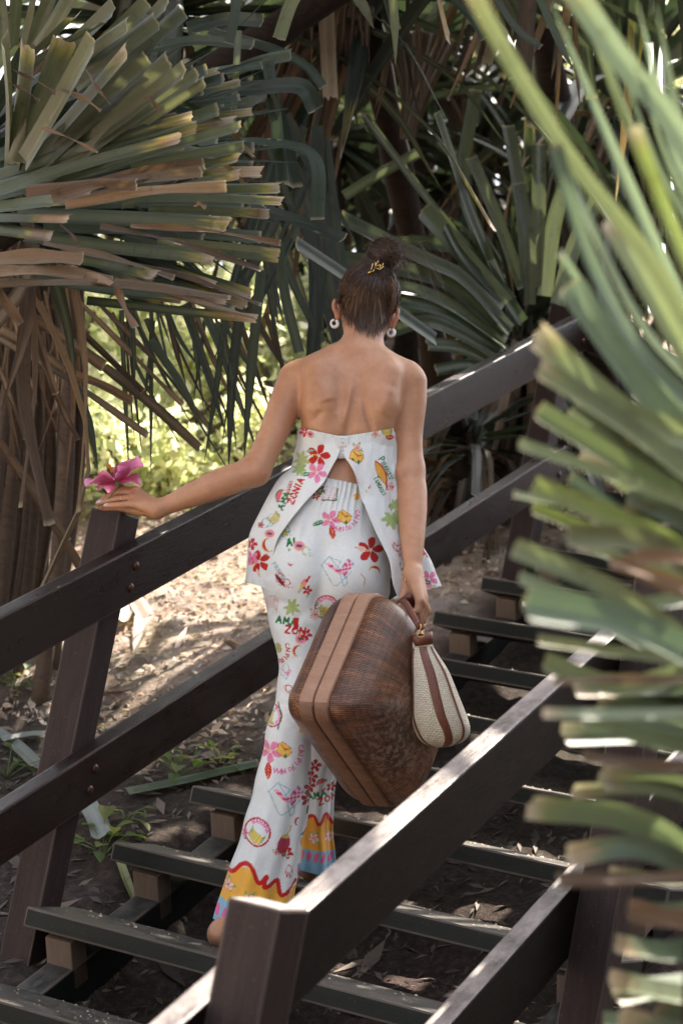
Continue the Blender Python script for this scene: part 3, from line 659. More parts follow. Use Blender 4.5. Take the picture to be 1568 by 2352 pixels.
def crescent(sh, x, y, r, rot, c, rim, inner=.62):
    t = np.linspace(-.2, math.pi + .2, 20); o = np.stack([np.cos(t), np.sin(t)], 1); i_ = np.stack([np.cos(t[::-1]) * .95, np.sin(t[::-1]) * inner - .08], 1)
    sh.fill(T2(np.concatenate([o, i_]), x, y, r, rot), c); sh.stroke(T2(o, x, y, r, rot), r * .16, rim)
def wedge(sh, x, y, r, rot):
    t = np.linspace(0, math.pi, 14); p = np.stack([np.cos(t), np.sin(t) * .8], 1)
    sh.fill(T2(p, x, y, r, rot), lin((226, 110, 120))); sh.stroke(T2(p, x, y, r, rot), r * .16, GREEN)
def papaya(sh, x, y, r, rot):
    t = np.linspace(0, 2 * math.pi, 20)
    sh.fill(T2(np.stack([1.1 * np.cos(t), .9 * np.sin(t)], 1), x, y, r, rot), lin((240, 190, 130))); sh.fill(T2(np.stack([.95 * np.cos(t), .75 * np.sin(t)], 1), x, y, r, rot), PINK)
    sh.fill(T2(np.stack([.6 * np.cos(t), .28 * np.sin(t)], 1), x, y, r, rot), BRN)
def bananas(sh, x, y, r, rot):
    for k in range(4):
        t = np.linspace(.1, math.pi - .1, 12); o = np.stack([np.cos(t), np.sin(t) * .8 - .6 + .28 * k], 1); i_ = np.stack([np.cos(t[::-1]) * .96, np.sin(t[::-1]) * .42 - .55 + .28 * k], 1)
        q = T2(np.concatenate([o, i_]), x, y, r, rot); sh.fill(q, lin((238, 208, 110))); sh.stroke(q, .8, lin((80, 130, 60)))
def badge(sh, x, y, r, rot, word=True):
    t = np.linspace(0, 2 * math.pi, 40)
    sh.stroke(T2(np.stack([np.cos(t), np.sin(t)], 1), x, y, r, rot), r * .13, RED)
    bananas(sh, x, y + r * .18, r * .62, rot + 12)
    if word:
        a0 = rot - 62
        for i, ch in enumerate('BANANA'):
            a = math.radians(a0 + i * 21 - 90 + 12); text(sh, ch, x + r * .66 * math.cos(a), y + r * .66 * math.sin(a), r * .27, a0 + i * 21 + 12, lin((226, 120, 180)), .3)
def fish(sh, x, y, L, rot):
    t = np.linspace(0, 1, 16); h = .16 * np.sin(np.clip(t * 1.08, 0, 1) * math.pi) ** .7
    sh.fill(T2(np.concatenate([np.stack([t, h * .8], 1), np.stack([t[::-1], -h[::-1]], 1)]), x, y, L, rot), lin((226, 168, 72)))
    sh.stroke(T2(np.stack([t, -h], 1), x, y, L, rot), L * .05, RED); sh.stroke(T2(np.stack([t, h * .8], 1), x, y, L, rot), L * .02, RED)
    sh.fill(T2([(.95, 0), (1.14, .1), (1.08, 0), (1.14, -.1)], x, y, L, rot), RED); sh.fill(T2([(.35, -.14), (.6, -.22), (.7, -.12)], x, y, L, rot), RED)
def monstera(sh, x, y, r, rot, c=LGREEN):
    for k in range(7): leafm(sh, x, y, r * (1.15 if k % 2 else 1), rot + k * 47 - 140, c, c * .75, .55)
def scribble(sh, x, y, r, rot, c, n=3):
    for k in range(n):
        t = np.linspace(0, 2 * math.pi, 16); sh.stroke(T2(np.stack([np.cos(t) * (1 - .2 * k), .45 * np.sin(t) + .12 * k], 1), x, y, r, rot + 35 * k), .9, c)
def onion(sh, x, y, r, rot, c=RED):
    for k in range(8):
        t = np.linspace(-1.3, 1.3, 10); sh.stroke(T2(np.stack([np.sin(t) * (1 - .04 * k) , -np.cos(t) * .9 + .22 * k], 1), x, y, r, rot), .8, c * 1.1)
def parrot(sh, x, y, s, rot):
    t = np.linspace(0, 2 * math.pi, 18)
    sh.fill(T2(np.stack([.34 * np.cos(t), .62 * np.sin(t)], 1), x, y, s, rot), lin((236, 150, 140)))
    sh.fill(T2([(.1, -.5), (.3, -1.15), (.55, -1.2), (.35, -.45)], x, y, s, rot), RED); sh.fill(T2([(-.3, .1), (.1, .2), (-.1, 1.1), (-.3, 1.5)], x, y, s, rot), lin((232, 190, 90)))
    sh.stroke(T2([(.0, .55), (-.1, 1.3)], x, y, s, rot), s * .1, BLUE); sh.fill(T2(np.stack([.25 + .24 * np.cos(t), -.5 + .2 * np.sin(t)], 1), x, y, s, rot), RED)
def coconut(sh, x, y, s, rot):
    t = np.linspace(0, 2 * math.pi, 20)
    sh.fill(T2(np.stack([.62 * np.cos(t), 1. * np.sin(t)], 1), x, y, s, rot), lin((176, 60, 84))); sh.fill(T2(np.stack([.42 * np.cos(t), -.8 + .2 * np.sin(t)], 1), x, y, s, rot), lin((206, 190, 110)))
    sh.stroke(T2([(0, -.8), (.3, -1.5), (.25, -1.9)], x, y, s, rot), s * .09, lin((214, 140, 60)))
    flower(sh, *T2([(.6, .8)], x, y, s, rot)[0], s * .6, rot, RED, RED * .6, False); leafm(sh, *T2([(.2, .9)], x, y, s, rot)[0], s * .8, rot + 20, GREEN)
def amazonia(sh, x, y, h, rot, part=2):
    text(sh, 'AMA', x, y, h, rot, GREEN, .30, .8, .35)
    q = T2([(h * 1.6, h * 1.25)], x, y, 1, rot)[0]
    text(sh, 'ZONIA'[:5 if part == 2 else 3], q[0], q[1], h * 1.05, rot, RED, .28, .72, .35)
# ---------------- top
ST = Sheet()
flower(ST, 732, 1047, 26, 70, RED, RED * .6); leafm(ST, 723, 1034, 21, 170, GREEN)
flower(ST, 728, 1086, 23, 85, PINK, DPINK); leafm(ST, 714, 1088, 27, 172, GREEN)
monstera(ST, 692, 1056, 20, 20, lin((186, 196, 140))); monstera(ST, 688, 1078, 17, 60)
flower(ST, 700, 992, 12, 20, lin((214, 70, 84)), RED, False); papaya(ST, 714, 998, 9, 40); leafm(ST, 716, 1000, 12, 20, LGREEN)
wedge(ST, 646, 1140, 15, 110)
text(ST, 'TAMBAQUI', 660, 1148, 7.5, -72, RED, .2, .55, .22, 0, 1.3); amazonia(ST, 650, 1172, 13, -66)
bananas(ST, 628, 1188, 14, -40); scribble(ST, 618, 1196, 22, -40, BLUE, 4); flower(ST, 600, 1206, 7, 0, RED, RED * .5, False)
papaya(ST, 620, 1226, 11, 5); crescent(ST, 618, 1252, 15, 75, RED, OCHRE)
flower(ST, 596, 1290, 25, 40, RED, RED * .6); flower(ST, 578, 1250, 14, 0, lin((190, 50, 60)), RED, False); flower(ST, 578, 1282, 16, 30, PINK, DPINK, False)
leafm(ST, 590, 1306, 22, 70, lin((240, 205, 190)), lin((224, 160, 140))); scribble(ST, 640, 1352, 10, 40, PINK); flower(ST, 634, 1350, 10, 10, PINK, DPINK, False)
for q in ((791, 1008), (793, 1022), (780, 1010), (779, 1024)): ST.fill(T2([(-4.5, -6), (4.5, -6), (3.5, 6), (-3.5, 6)], *q, 1, 4), lin((238, 178, 96)))
frangi(ST, 820, 1030, 11, 10); glass(ST, 819, 1049, 19, 8); leafm(ST, 806, 1052, 11, 40, GREEN, None)
text(ST, 'CAI', 791, 1052, 7, 70, PINK, .3)
fish(ST, 862, 1060, 62, 66); text(ST, 'PIRARUCU', 869, 1056, 9.5, 57, GREEN, .2, .5, .22, 1.5, 1.45); text(ST, 'TAMBAQUI', 857, 1098, 8.5, 62, GREEN, .2, .5, .22, .5, 1.35)
frangi(ST, 896, 1118, 10, 0, False); leafm(ST, 884, 1004, 22, 0, RED, lin((240, 170, 130)), .7); frangi(ST, 862, 997, 10, 20, False); bananas(ST, 888, 988, 12, 0)
monstera(ST, 900, 1192, 24, 80); leafm(ST, 891, 1168, 16, -60, GREEN); monstera(ST, 905, 1160, 14, 30); onion(ST, 912, 1262, 19, 0); onion(ST, 914, 1258, 15, 20)
flower(ST, 985, 1330, 20, 20, PINK, DPINK, False); leafm(ST, 990, 1338, 28, 178, GREEN); leafm(ST, 1000, 1344, 18, 150, OCHRE); flower(ST, 978, 1268, 12, 0, RED, RED * .6, False)
flower(ST, 905, 1310, 16, 60, DPINK, PINK, False); frangi(ST, 916, 1305, 9, 0); flower(ST, 960, 1240, 10, 0, RED, RED * .6, False)
ST.fill([(789, 1046), (800, 1064), (812, 1098), (822, 1139), (833, 1170), (856, 1226), (884, 1288), (893, 1341), (912, 1386), (930, 1376), (926, 1330), (914, 1290), (886, 1225), (862, 1170), (845, 1139), (834, 1100), (822, 1080), (800, 1052)], WHITE * .97)
ST.stroke([(796, 1060), (814, 1090), (826, 1112)], 1, PINK); leafm(ST, 846, 1124, 14, -60, RED); leafm(ST, 838, 1126, 13, 40, LGREEN)
# ---------------- trousers
SP = Sheet()
onion(SP, 757, 1134, 20, 10, lin((214, 60, 84))); SP.stroke([(738, 1148), (772, 1150), (776, 1122)], 3, GREEN); flower(SP, 735, 1126, 12, 20, GREEN, RED, False); flower(SP, 726, 1140, 9, 0, RED, GREEN, False); SP.fill(T2([(-8, -6), (8, -6), (6, 8), (-6, 8)], 820, 1140, 1, 4), lin((236, 180, 90)))
flower(SP, 759, 1194, 22, 75, PINK, DPINK); leafm(SP, 744, 1197, 30, 160, GREEN); leafm(SP, 760, 1208, 32, 78, RED, lin((240, 170, 130)), .55); glass(SP, 791, 1188, 19, 8)
def arcword(sh, w, cx, cy, r, a0, da, h, c, flip=True):
    for i, ch in enumerate(w):
        a = math.radians(a0 + da * i); text(sh, ch, cx + r * math.cos(a), cy + r * math.sin(a), h, math.degrees(a) + (90 if not flip else -90) , c, .27)
arcword(SP, 'CAIPIRINHA', 784, 1178, 33, -8, 13.0, 9, lin((226, 120, 170)), False)
monstera(SP, 664, 1262, 4, 0); bananas(SP, 652, 1218, 14, 30); scribble(SP, 656, 1222, 20, 70, BLUE, 4); text(SP, 'AI', 660, 1254, 15, -6, GREEN, .34); papaya(SP, 688, 1254, 13, 10); scribble(SP, 706, 1266, 16, 30, LGREEN, 3)
flower(SP, 851, 1264, 29, 62, RED, RED * .6); leafm(SP, 842, 1262, 30, -170, lin((240, 205, 190)), lin((226, 150, 130)))
chair(SP, 775, 1312, 42, 8)
parrot(SP, 698, 1340, 18, 20); flower(SP, 706, 1355, 11, 0, RED, RED * .5, False); leafm(SP, 706, 1362, 12, 90, GREEN)
wedge(SP, 668, 1294, 6, 10); crescent(SP, 860, 1312, 12, 200, RED, OCHRE); SP.stroke([(828, 1316), (838, 1330), (836, 1345)], 1.8, lin((200, 140, 80)))
text(SP, 'PIRARUCU', 625, 1296, 9, 55, lin((120, 160, 170)), .17, .5, .22); scribble(SP, 646, 1330, 18, 55, RED, 4); leafm(SP, 632, 1318, 38, 52, lin((120, 40, 50)), None, .3); scribble(SP, 662, 1340, 14, 55, RED)
onion(SP, 624, 1384, 17, 0); monstera(SP, 670, 1394, 20, 30, lin((176, 192, 128))); amazonia(SP, 634, 1430, 15, 8, 1); SP.fill(T2([(-6, -14), (6, -14), (6, 14), (-6, 14)], 680, 1432, 1, 2), RED)
papaya(SP, 692, 1466, 13, 0); flower(SP, 704, 1457, 13, 10, RED, RED * .5, False); crescent(SP, 686, 1494, 13, 110, RED, OCHRE)
badge(SP, 750, 1394, 26, 0); frangi(SP, 724, 1411, 13, 10); leafm(SP, 728, 1392, 14, -80, GREEN); flower(SP, 640, 1490, 8, 0, LGREEN, GREEN, False); glass(SP, 637, 1490, 13, 60, LGREEN)
arcword(SP, 'CAIPIRI', 634, 1492, 24, -30, 17, 9, RED, False); scribble(SP, 656, 1540, 18, 90, BLUE, 2); chair(SP, 655, 1545, 16, 20); scribble(SP, 668, 1580, 16, 20, RED, 3); scribble(SP, 672, 1586, 10, 120, RED, 2)
badge(SP, 625, 1640, 24, 80, True); SP.stroke([(640, 1612), (648, 1640), (640, 1668)], 3, GREEN); SP.fill(T2([(-8, -9), (8, -9), (8, 9), (-8, 9)], 697, 1668, 1, 8), YEL)
flower(SP, 623, 1718, 25, 88, PINK, DPINK); leafm(SP, 619, 1742, 38, 90, RED, lin((240, 170, 130)), .5); glass(SP, 655, 1714, 20, 12); arcword(SP, 'CAIPIRINHA', 648, 1716, 40, -14, 13, 10, lin((226, 120, 170)), False)
chair(SP, 658, 1822, 44, 14); badge(SP, 596, 1893, 29, 20); flower(SP, 568, 1898, 9, 0, PINK, RED, False); leafm(SP, 566, 1900, 14, 80, GREEN)
coconut(SP, 655, 1920, 22, 14); frangi(SP, 638, 1936, 7, 0); scribble(SP, 668, 1980, 14, 80, RED, 3); scribble(SP, 666, 1990, 8, 60, RED, 2)
for q in ((722, 1775), (714, 1803), (708, 1825)): flower(SP, *q, 15, 60, lin((170, 50, 60)), RED * .5, False)
SP.stroke([(740, 1735), (752, 1768), (764, 1752)], 1.6, RED); wedge(SP, 738, 1818, 13, 160); amazonia(SP, 706, 1858, 14, -14, 1); text(SP, 'TAM', 732, 1840, 7, -14, RED, .2, .55)
leafm(SP, 757, 1846, 16, 60, GREEN); flower(SP, 760, 1830, 12, 0, RED, RED * .6, False); crescent(SP, 688, 1872, 9, 110, RED, RED * .7)
SP.fill(T2([(-1, 0), (.1, -.5), (.7, 0), (.2, .5)], 706, 1908, 16, 20), RED); SP.fill(T2([(-1, 0), (-.5, -.4), (-.4, .2)], 706, 1908, 16, 20), GREEN)
# hem bands: left leg, then the right leg further up the flight
zz = np.array([(520, 1984), (541, 1982), (560, 1966), (577, 1962), (588, 1975), (596, 1996), (604, 2003), (618, 1988), (612, 2010), (622, 2010), (640, 1998), (644, 2012), (648, 2030), (660, 2030), (678, 2014), (700, 2004)], float)
zb = np.concatenate([zz[:-2] + (0, 6), [(688, 2020)]])
SP.fill(np.concatenate([zb, [(692, 2060), (690, 2110), (490, 2075), (480, 1990)]]), lin((238, 178, 74)))
SP.stroke(spline(zz[:-1], 90), 9.5, lin((200, 40, 34)))
for q, a in (((531, 2013), -10), ((578, 2037), 30), ((616, 2052), 10), ((660, 2064), 30), ((548, 2050), 0)): frangi(SP, *q, 14, a)
SP.fill([(470, 2040), (518, 2045), (560, 2057), (690, 2100), (690, 2160), (470, 2150)], lin((140, 190, 216)))
for k in range(9): SP.fill(T2(np.stack([5.5 * np.cos(np.linspace(0, 6.3, 14)), 15 * np.sin(np.linspace(0, 6.3, 14))], 1), 505 + 17 * k, 2072 + 5 * k, 1, 12), lin((226, 110, 170)))
zr = np.array([(690, 1912), (702, 1902), (714, 1896), (722, 1900), (729, 1916), (738, 1912), (744, 1896), (750, 1896), (757, 1912), (768, 1922), (780, 1910)], float)
SP.fill(np.concatenate([zr + (0, 4), [(790, 1990), (690, 1978), (694, 1940)]]), lin((226, 160, 60)))
SP.stroke(spline(zr[1:], 60), 8, lin((196, 40, 34)))
for q in ((718, 1950), (757, 1952)): frangi(SP, *q, 14, 20)
SP.fill([(684, 1976), (720, 1979), (790, 1990), (790, 2060), (684, 2060)], lin((130, 176, 204)))
for k in range(5): SP.fill(T2(np.stack([6 * np.cos(np.linspace(0, 6.3, 14)), 12 * np.sin(np.linspace(0, 6.3, 14))], 1), 690 + 17 * k, 1993 + 2 * k, 1, 14), lin((214, 100, 140)))
# ================================================================== trousers and top
Tq = Field((-.34, -.36, -.06), (.24, .42, 1.16), .0024)
def crinkle(u, v, Z, th):
    return .0014 * np.sin(38 * u + 21 * Z + 3 * np.sin(17 * Z)) * np.sin(9 * Z + 11 * v)
def gather(u, v, Z, th):
    zt = LP(780, 1118, 4.85)[2]; f = np.clip(1 - (zt - Z) / .12, 0, 1)
    return .0026 * f * np.sin(34 * th + 5 * np.sin(3 * th)) + crinkle(u, v, Z, th)
PEL = [row(781, 1112, 93, .083, 4.92), row(776, 1140, 103, .088, 4.915), row(768, 1165, 114, .094, 4.91), row(757, 1220, 138, .106, 4.905), row(749, 1280, 152, .112, 4.90), row(743, 1330, 152, .106, 4.895), row(741, 1370, 136, .094, 4.89), row(741, 1400, 112, .075, 4.89)]
Tq.stack(PEL, k=.0, disp=gather)
for q in ((692, 1318), (796, 1326)): Tq.ell(LP(*q, 4.838), (.076, .070, .088), .035)
def legrow(px, py, w, b, d): return (LP(px, py, d), w * d / FPX, b)
def dl(u, v, Z, th):
    z0 = LP(660, 1700, 4.8)[2]; f = np.clip((z0 - Z) / .45, 0, 1)
    return f * (.0065 * np.sin(6 * th + 1.2 + 2.2 * f) + .004 * np.sin(11 * th - .7)) + crinkle(u, v, Z, th) + (1 - f) * .0022 * np.sin(55 * Z + 30 * u)
def dr(u, v, Z, th):
    z0 = LP(750, 1640, 4.95)[2]; f = np.clip((z0 - Z) / .35, 0, 1)
    return f * (.0060 * np.sin(7 * th + .4) + .004 * np.sin(13 * th)) + crinkle(u, v, Z, th)
LEGL = [legrow(680, 1350, 86, .098, 4.885), legrow(681, 1400, 76, .094, 4.878), legrow(684, 1450, 63, .082, 4.865), legrow(691, 1550, 49, .068, 4.84), legrow(683, 1609, 51, .067, 4.82), legrow(668, 1677, 53, .068, 4.80),
        legrow(660, 1724, 55, .070, 4.79), legrow(647, 1821, 66, .078, 4.77), legrow(622, 1943, 72, .088, 4.75), legrow(603, 2010, 74, .094, 4.745), legrow(586, 2080, 78, .098, 4.74), legrow(575, 2126, 80, .100, 4.74)]
LEGR = [legrow(798, 1350, 84, .098, 4.90), legrow(800, 1430, 72, .086, 4.92), legrow(786, 1530, 60, .075, 4.945), legrow(765, 1640, 54, .07, 4.97), legrow(727, 1792, 40, .078, 5.02), legrow(722, 1850, 40, .082, 5.03), legrow(720, 1904, 40, .085, 5.04), legrow(724, 1958, 42, .09, 5.05), legrow(724, 2002, 44, .092, 5.055)]
Tq.stack(LEGR, k=.035, disp=dr)
Tq.stack(LEGL, k=.02, disp=dl)
# crotch and seat folds
for pts, A, sg in (([(742, 1215), (741, 1290), (738, 1350), (728, 1400)], -.0075, .017), ([(705, 1400), (690, 1420), (668, 1428)], -.003, .012), ([(740, 1390), (760, 1420), (790, 1432)], -.003, .012),
                   ([(706, 1150), (690, 1210), (682, 1260)], .0035, .008), ([(716, 1160), (704, 1230)], -.003, .007), ([(650, 1400), (668, 1440), (684, 1470)], .003, .012), ([(690, 1500), (672, 1520), (655, 1530)], -.002, .01), ([(705, 1560), (680, 1590)], .0025, .012), ([(640, 1585), (665, 1600), (700, 1590)], -.0035, .009), ([(634, 1612), (662, 1632), (700, 1622)], -.003, .010), ([(690, 1440), (720, 1452), (738, 1470)], -.003, .010), ([(622, 1400), (640, 1425), (655, 1440)], -.003, .010), ([(612, 1370), (640, 1385), (670, 1392)], -.0028, .011), ([(770, 1390), (740, 1430), (725, 1480)], .003, .012), ([(752, 1130), (748, 1175), (742, 1215)], -.003, .007), ([(800, 1135), (804, 1180)], -.0025, .007), ([(770, 1230), (790, 1300)], -.0018, .010), ([(700, 1230), (712, 1300)], .002, .010)):
    sl_, X, Y, Z = Tq.sub(LP(600, 1560, 4.9) - np.array([0, .3, .05]), LP(880, 1110, 4.9) + np.array([0, -.0, 0])); d, t = polydist(X, Z, pts)
    Tq.F[sl_] -= (A * np.exp(-(d / sg) ** 2) * np.clip(np.sin(np.clip(t, .08, .92) * math.pi) * 1.5, 0, 1)).astype(np.float32)
# open hems
for rows, n in ((LEGL, 4), (LEGR, 3)):
    rr = sorted(rows, key=lambda r: r[0][2])[:n]; lowz = rr[0][0][2]
    rr = [(r[0], r[1] - .017, r[2] - .017) for r in rr]; rr[0] = ((rr[0][0][0], rr[0][0][1], lowz - .04), rr[0][1], rr[0][2])
    C_ = np.array([r[0] for r in rr]); Tq.stack(rr, k=.0, op='d', pad=.02)
def cutz(f, lo, hi, z, keep_above):
    sl_, X, Y, Z = f.sub(lo, hi); d = (z - Z) if keep_above else (Z - z)
    f.F[sl_] = np.maximum(f.F[sl_], np.broadcast_to(d, f.F[sl_].shape))
zl = LP(505, 2107, 4.74)[2]
cutz(Tq, (-.34, -.36, -.06), (.24, LP(0, 0, 4.86)[1] + .0, zl + .05), zl, True) if False else None
Vt, Qt = Tq.mesh(); del Tq
Vt = lap(Vt, Qt, 2, .5)
px, py = togrid(Vt, 4.80)
pc = SP.sample(px, py)
tr = npmesh('trousers', Vt, Qt, True, pc)
def cloth_mat(name):
    m, nt, bs = mat(name)
    at = nt.nodes.new('ShaderNodeAttribute'); at.attribute_name = 'Col'
    n = noise(nt, coords(nt, 'Object', (420, 420, 60)), 1, 2, .6); n2 = noise(nt, coords(nt, 'Object', (60, 60, 420)), 1, 2, .6)
    a = nt.nodes.new('ShaderNodeMath'); a.operation = 'ADD'; nt.links.new(n.outputs[0], a.inputs[0]); nt.links.new(n2.outputs[0], a.inputs[1])
    r = ramp(nt, [(.35, (.90, .90, .90)), (.65, (1, 1, 1))]); h = nt.nodes.new('ShaderNodeMath'); h.operation = 'MULTIPLY'; h.inputs[1].default_value = .5; nt.links.new(a.outputs[0], h.inputs[0]); nt.links.new(h.outputs[0], r.inputs[0])
    c = mixc(nt, 1, at.outputs[0], r.outputs[0], 'MULTIPLY'); nt.links.new(c, bs.inputs['Base Color'])
    bs.inputs['Roughness'].default_value = .85; bs.inputs['Specular IOR Level'].default_value = .2; bs.inputs['Sheen Weight'].default_value = .15
    w = noise(nt, coords(nt, 'Object', (1, 1, .6)), 30, 3, .5)
    bp = bump(nt, bs, h.outputs[0], .25, .001); b2 = nt.nodes.new('ShaderNodeBump'); b2.inputs['Strength'].default_value = .5; b2.inputs['Distance'].default_value = .008
    nt.links.new(w.outputs[0], b2.inputs['Height']); nt.links.new(b2.outputs[0], bp.inputs['Normal'])
    tr_ = nt.nodes.new('ShaderNodeBsdfTranslucent'); nt.links.new(c, tr_.inputs[0]); mx = nt.nodes.new('ShaderNodeMixShader'); mx.inputs[0].default_value = .12
    nt.links.new(bs.outputs[0], mx.inputs[1]); nt.links.new(tr_.outputs[0], mx.inputs[2]); nt.links.new(mx.outputs[0], nt.nodes['Material Output'].inputs[0])
    return m
M_CLOTH = cloth_mat('printed_linen')
link('trousers', tr, M_CLOTH, woman, True)
# ---- halter top: two back panels joined by a short hook tape, open below it
LE = [(785, 1003), (783, 1025), (777, 1047), (757, 1083), (741, 1111), (713, 1141), (670, 1195), (636, 1238), (620, 1288), (625, 1329), (639, 1367)]
LS = [(688, 982), (685, 1002), (681, 1035), (672, 1074), (650, 1094), (630, 1122), (602, 1171), (576, 1226), (571, 1275), (570, 1312), (569, 1337)]
RE = [(785, 1003), (789, 1025), (790, 1047), (805, 1070), (818, 1100), (828, 1139), (838, 1167), (860, 1223), (888, 1285), (897, 1341), (913, 1383)]
RS = [(909, 983), (911, 1000), (912, 1020), (913, 1050), (915, 1085), (919, 1130), (926, 1175), (952, 1228), (985, 1285), (998, 1320), (1006, 1347)]
BD = [.102, .103, .105, .106, .113, .120, .130, .137, .140, .141, .142]
DC = [4.942, 4.94, 4.935, 4.93, 4.925, 4.92, 4.91, 4.905, 4.90, 4.90, 4.90]
nr, ncol = 190, 230
q_ = np.linspace(0, 10, nr)
def sp(a): return spline(np.array(a, float).reshape(len(a), -1), nr)
le, ls, re, rs = sp(LE), sp(LS), sp(RE), sp(RS); bd = sp(BD)[:, 0]; dc = sp(DC)[:, 0]
mb = MB()
for side, E_, S_ in ((-1, le, ls), (1, re, rs)):
    cx = (ls[:, 0] + rs[:, 0]) / 2; a_ = np.abs(S_[:, 0] - cx)
    the = np.arcsin(np.clip((E_[:, 0] - cx) / a_, -.98, .98)) * side
    u = np.linspace(0, 1, ncol)[None]; th = the[:, None] + (math.pi - the[:, None]) * u
    X = cx[:, None] + side * a_[:, None] * np.sin(th)
    f = np.clip((X - E_[:, :1]) / (S_[:, :1] - E_[:, :1]), 0, 1.0)
    Yp = E_[:, 1:] + (S_[:, 1:] - E_[:, 1:]) * f
    Yp = np.where(th > math.pi / 2, S_[:, 1:] + .19 * (X - S_[:, :1]), Yp)
    t = np.linspace(0, 1, nr)[:, None]
    fold = .0009 * np.exp(-t * 9) * np.sin(70 * th + 9 * np.sin(2 * th)) + t * (.0065 * np.sin(9 * th + 3 * t) + .0042 * np.sin(17 * th + 1 - 4 * t)) + t * .010 * np.sin(4 * th + .5) + .0016 * np.sin(31 * th + 7 * t + 2 * np.sin(5 * t)) * np.sin(14 * t + 3 * th)
    edge = np.exp(-u * 40) * .004 * np.clip((t - .2) * 5, 0, 1)
    D = dc[:, None] - (bd[:, None] * (1 - .14 * (side > 0) * np.clip((t - .3) / .3, 0, 1)) + fold + edge) * np.cos(th)
    lim = np.where((th < 1.25) & (t < .42), back_depth(X, Yp) - .005, 9.)         # the elastic edge lies on the back
    lim = np.where(lim < 8, lim, 9.); Dm = np.minimum(D, np.where(lim < D - .05, 9., lim))
    kk_ = np.hanning(15); kk_ /= kk_.sum(); Dm = np.apply_along_axis(lambda q: np.convolve(np.pad(q, 7, 'edge'), kk_, 'valid'), 1, Dm); Dm = np.apply_along_axis(lambda q: np.convolve(np.pad(q, 7, 'edge'), kk_, 'valid'), 0, Dm)
    D = Dm + fold * .5 * (t < .2)
    X = X + side * fold * 900 * np.sin(th) * .9
    Vl = LP(X, Yp, D).reshape(-1, 3)
    gx_, gy_ = togrid(Vl, 4.80)
    # lay the print by the panel's own grid so it follows the cloth round the side
    colr = ST.sample(X.ravel() + np.where(th > math.pi / 2, side * 30, 0).ravel(), Yp.ravel())
    F_ = gridfaces(nr, ncol); F_ = F_ if side < 0 else F_[:, ::-1]
    mb.add(Vl, F_, colr)
top = link('halter_top', mb.mesh('halter_top'), M_CLOTH, woman, True)
so = top.modifiers.new('thickness', 'SOLIDIFY'); so.thickness = .0016; so.offset = 0
# hook tape and hooks
mb = MB()
for k in range(5):
    c = LP(785.5, 1009 + 9 * k, 4.829); tube(mb, [c + np.array([-.004, -.003, 0]), c + np.array([0, -.0055, .0015]), c + np.array([.004, -.003, 0])], .0009, 6, (.55, .57, .58))
link('hook_fastening', mb.mesh('hook_fastening'), simple('hook_metal', (.5, .5, .5), .35, .8), woman, True)
mb = MB()
g = np.linspace(0, 1, 12); W_ = LP(772 + 30 * g[None, :], 1001 + 52 * g[:, None] + 0 * g[None, :], 4.838 + 0 * g[None, :]).reshape(-1, 3)
mb.add(W_, gridfaces(12, 12), WHITE); tp = link('back_tape', mb.mesh('back_tape'), M_CLOTH, woman, True)
so = tp.modifiers.new('thickness', 'SOLIDIFY'); so.thickness = .002
# ================================================================== hair, jewellery
rng = np.random.default_rng(5)
m, nt, bs = mat('brown_hair')
at = nt.nodes.new('ShaderNodeAttribute'); at.attribute_name = 'Col'; nt.links.new(at.outputs[0], bs.inputs['Base Color'])
bs.inputs['Roughness'].default_value = .36; bs.inputs['Specular IOR Level'].default_value = .6
bs.inputs['Anisotropic'].default_value = .5
M_HAIR = m
Hf = Field(HEADC - .16, HEADC + .20, .003)
Hf.ell(HEADC, (.0705, .0925, .0812), .01, RH)
# hairline: face and nape stay bare
for c, r in ((HEADC + FACE * .100 - UPH * .058, .085), (HEADC - FACE * .052 - UPH * .118, .050), (HEADC - UPH * .11 + FACE * .03, .075)): Hf.ell(c, (r, r, r), .02, None, 'd')
for e in (LP(766, 716, 5.03), LP(912, 740, 5.03)): Hf.ell(e, (.022, .036, .030), .015, None, 'd')
BUN = LP(882, 585, 4.98); KNOT = LP(866, 620, 4.975)
Hf.cone(KNOT + np.array([.004, .02, -.03]), BUN, .024, .024, .012)
Hf.ell(BUN, (.037, .035, .034), .012)
Vh, Qh = Hf.mesh(); del Hf
sh_ = .6 + .8 * rng.random(len(Vh))[:, None]
mbh = MB(); mbh.add(Vh, Qh, np.array([.020, .0115, .0075]) * sh_)
def strand(pts, r, c, k=3): tube(mbh, pts, r, k, c, caps=False)
EX = np.array([.0715, .0935, .0822])
def onhead(v, lift):
    """push a point onto the head ellipsoid, lifted"""
    q = RH @ (v - HEADC); l = np.linalg.norm(q / EX); q = q / l
    return HEADC + RH.T @ (q * (1 + lift / .08))
def hcol(): 
    b = rng.random()
    if b > .95: return np.array([.20, .105, .05]) * (.6 + .7 * rng.random())
    return np.array([.040, .019, .0105]) * (.45 + 1.0 * rng.random()) if b < .86 else np.array([.11, .052, .024]) * (.6 + .7 * rng.random())
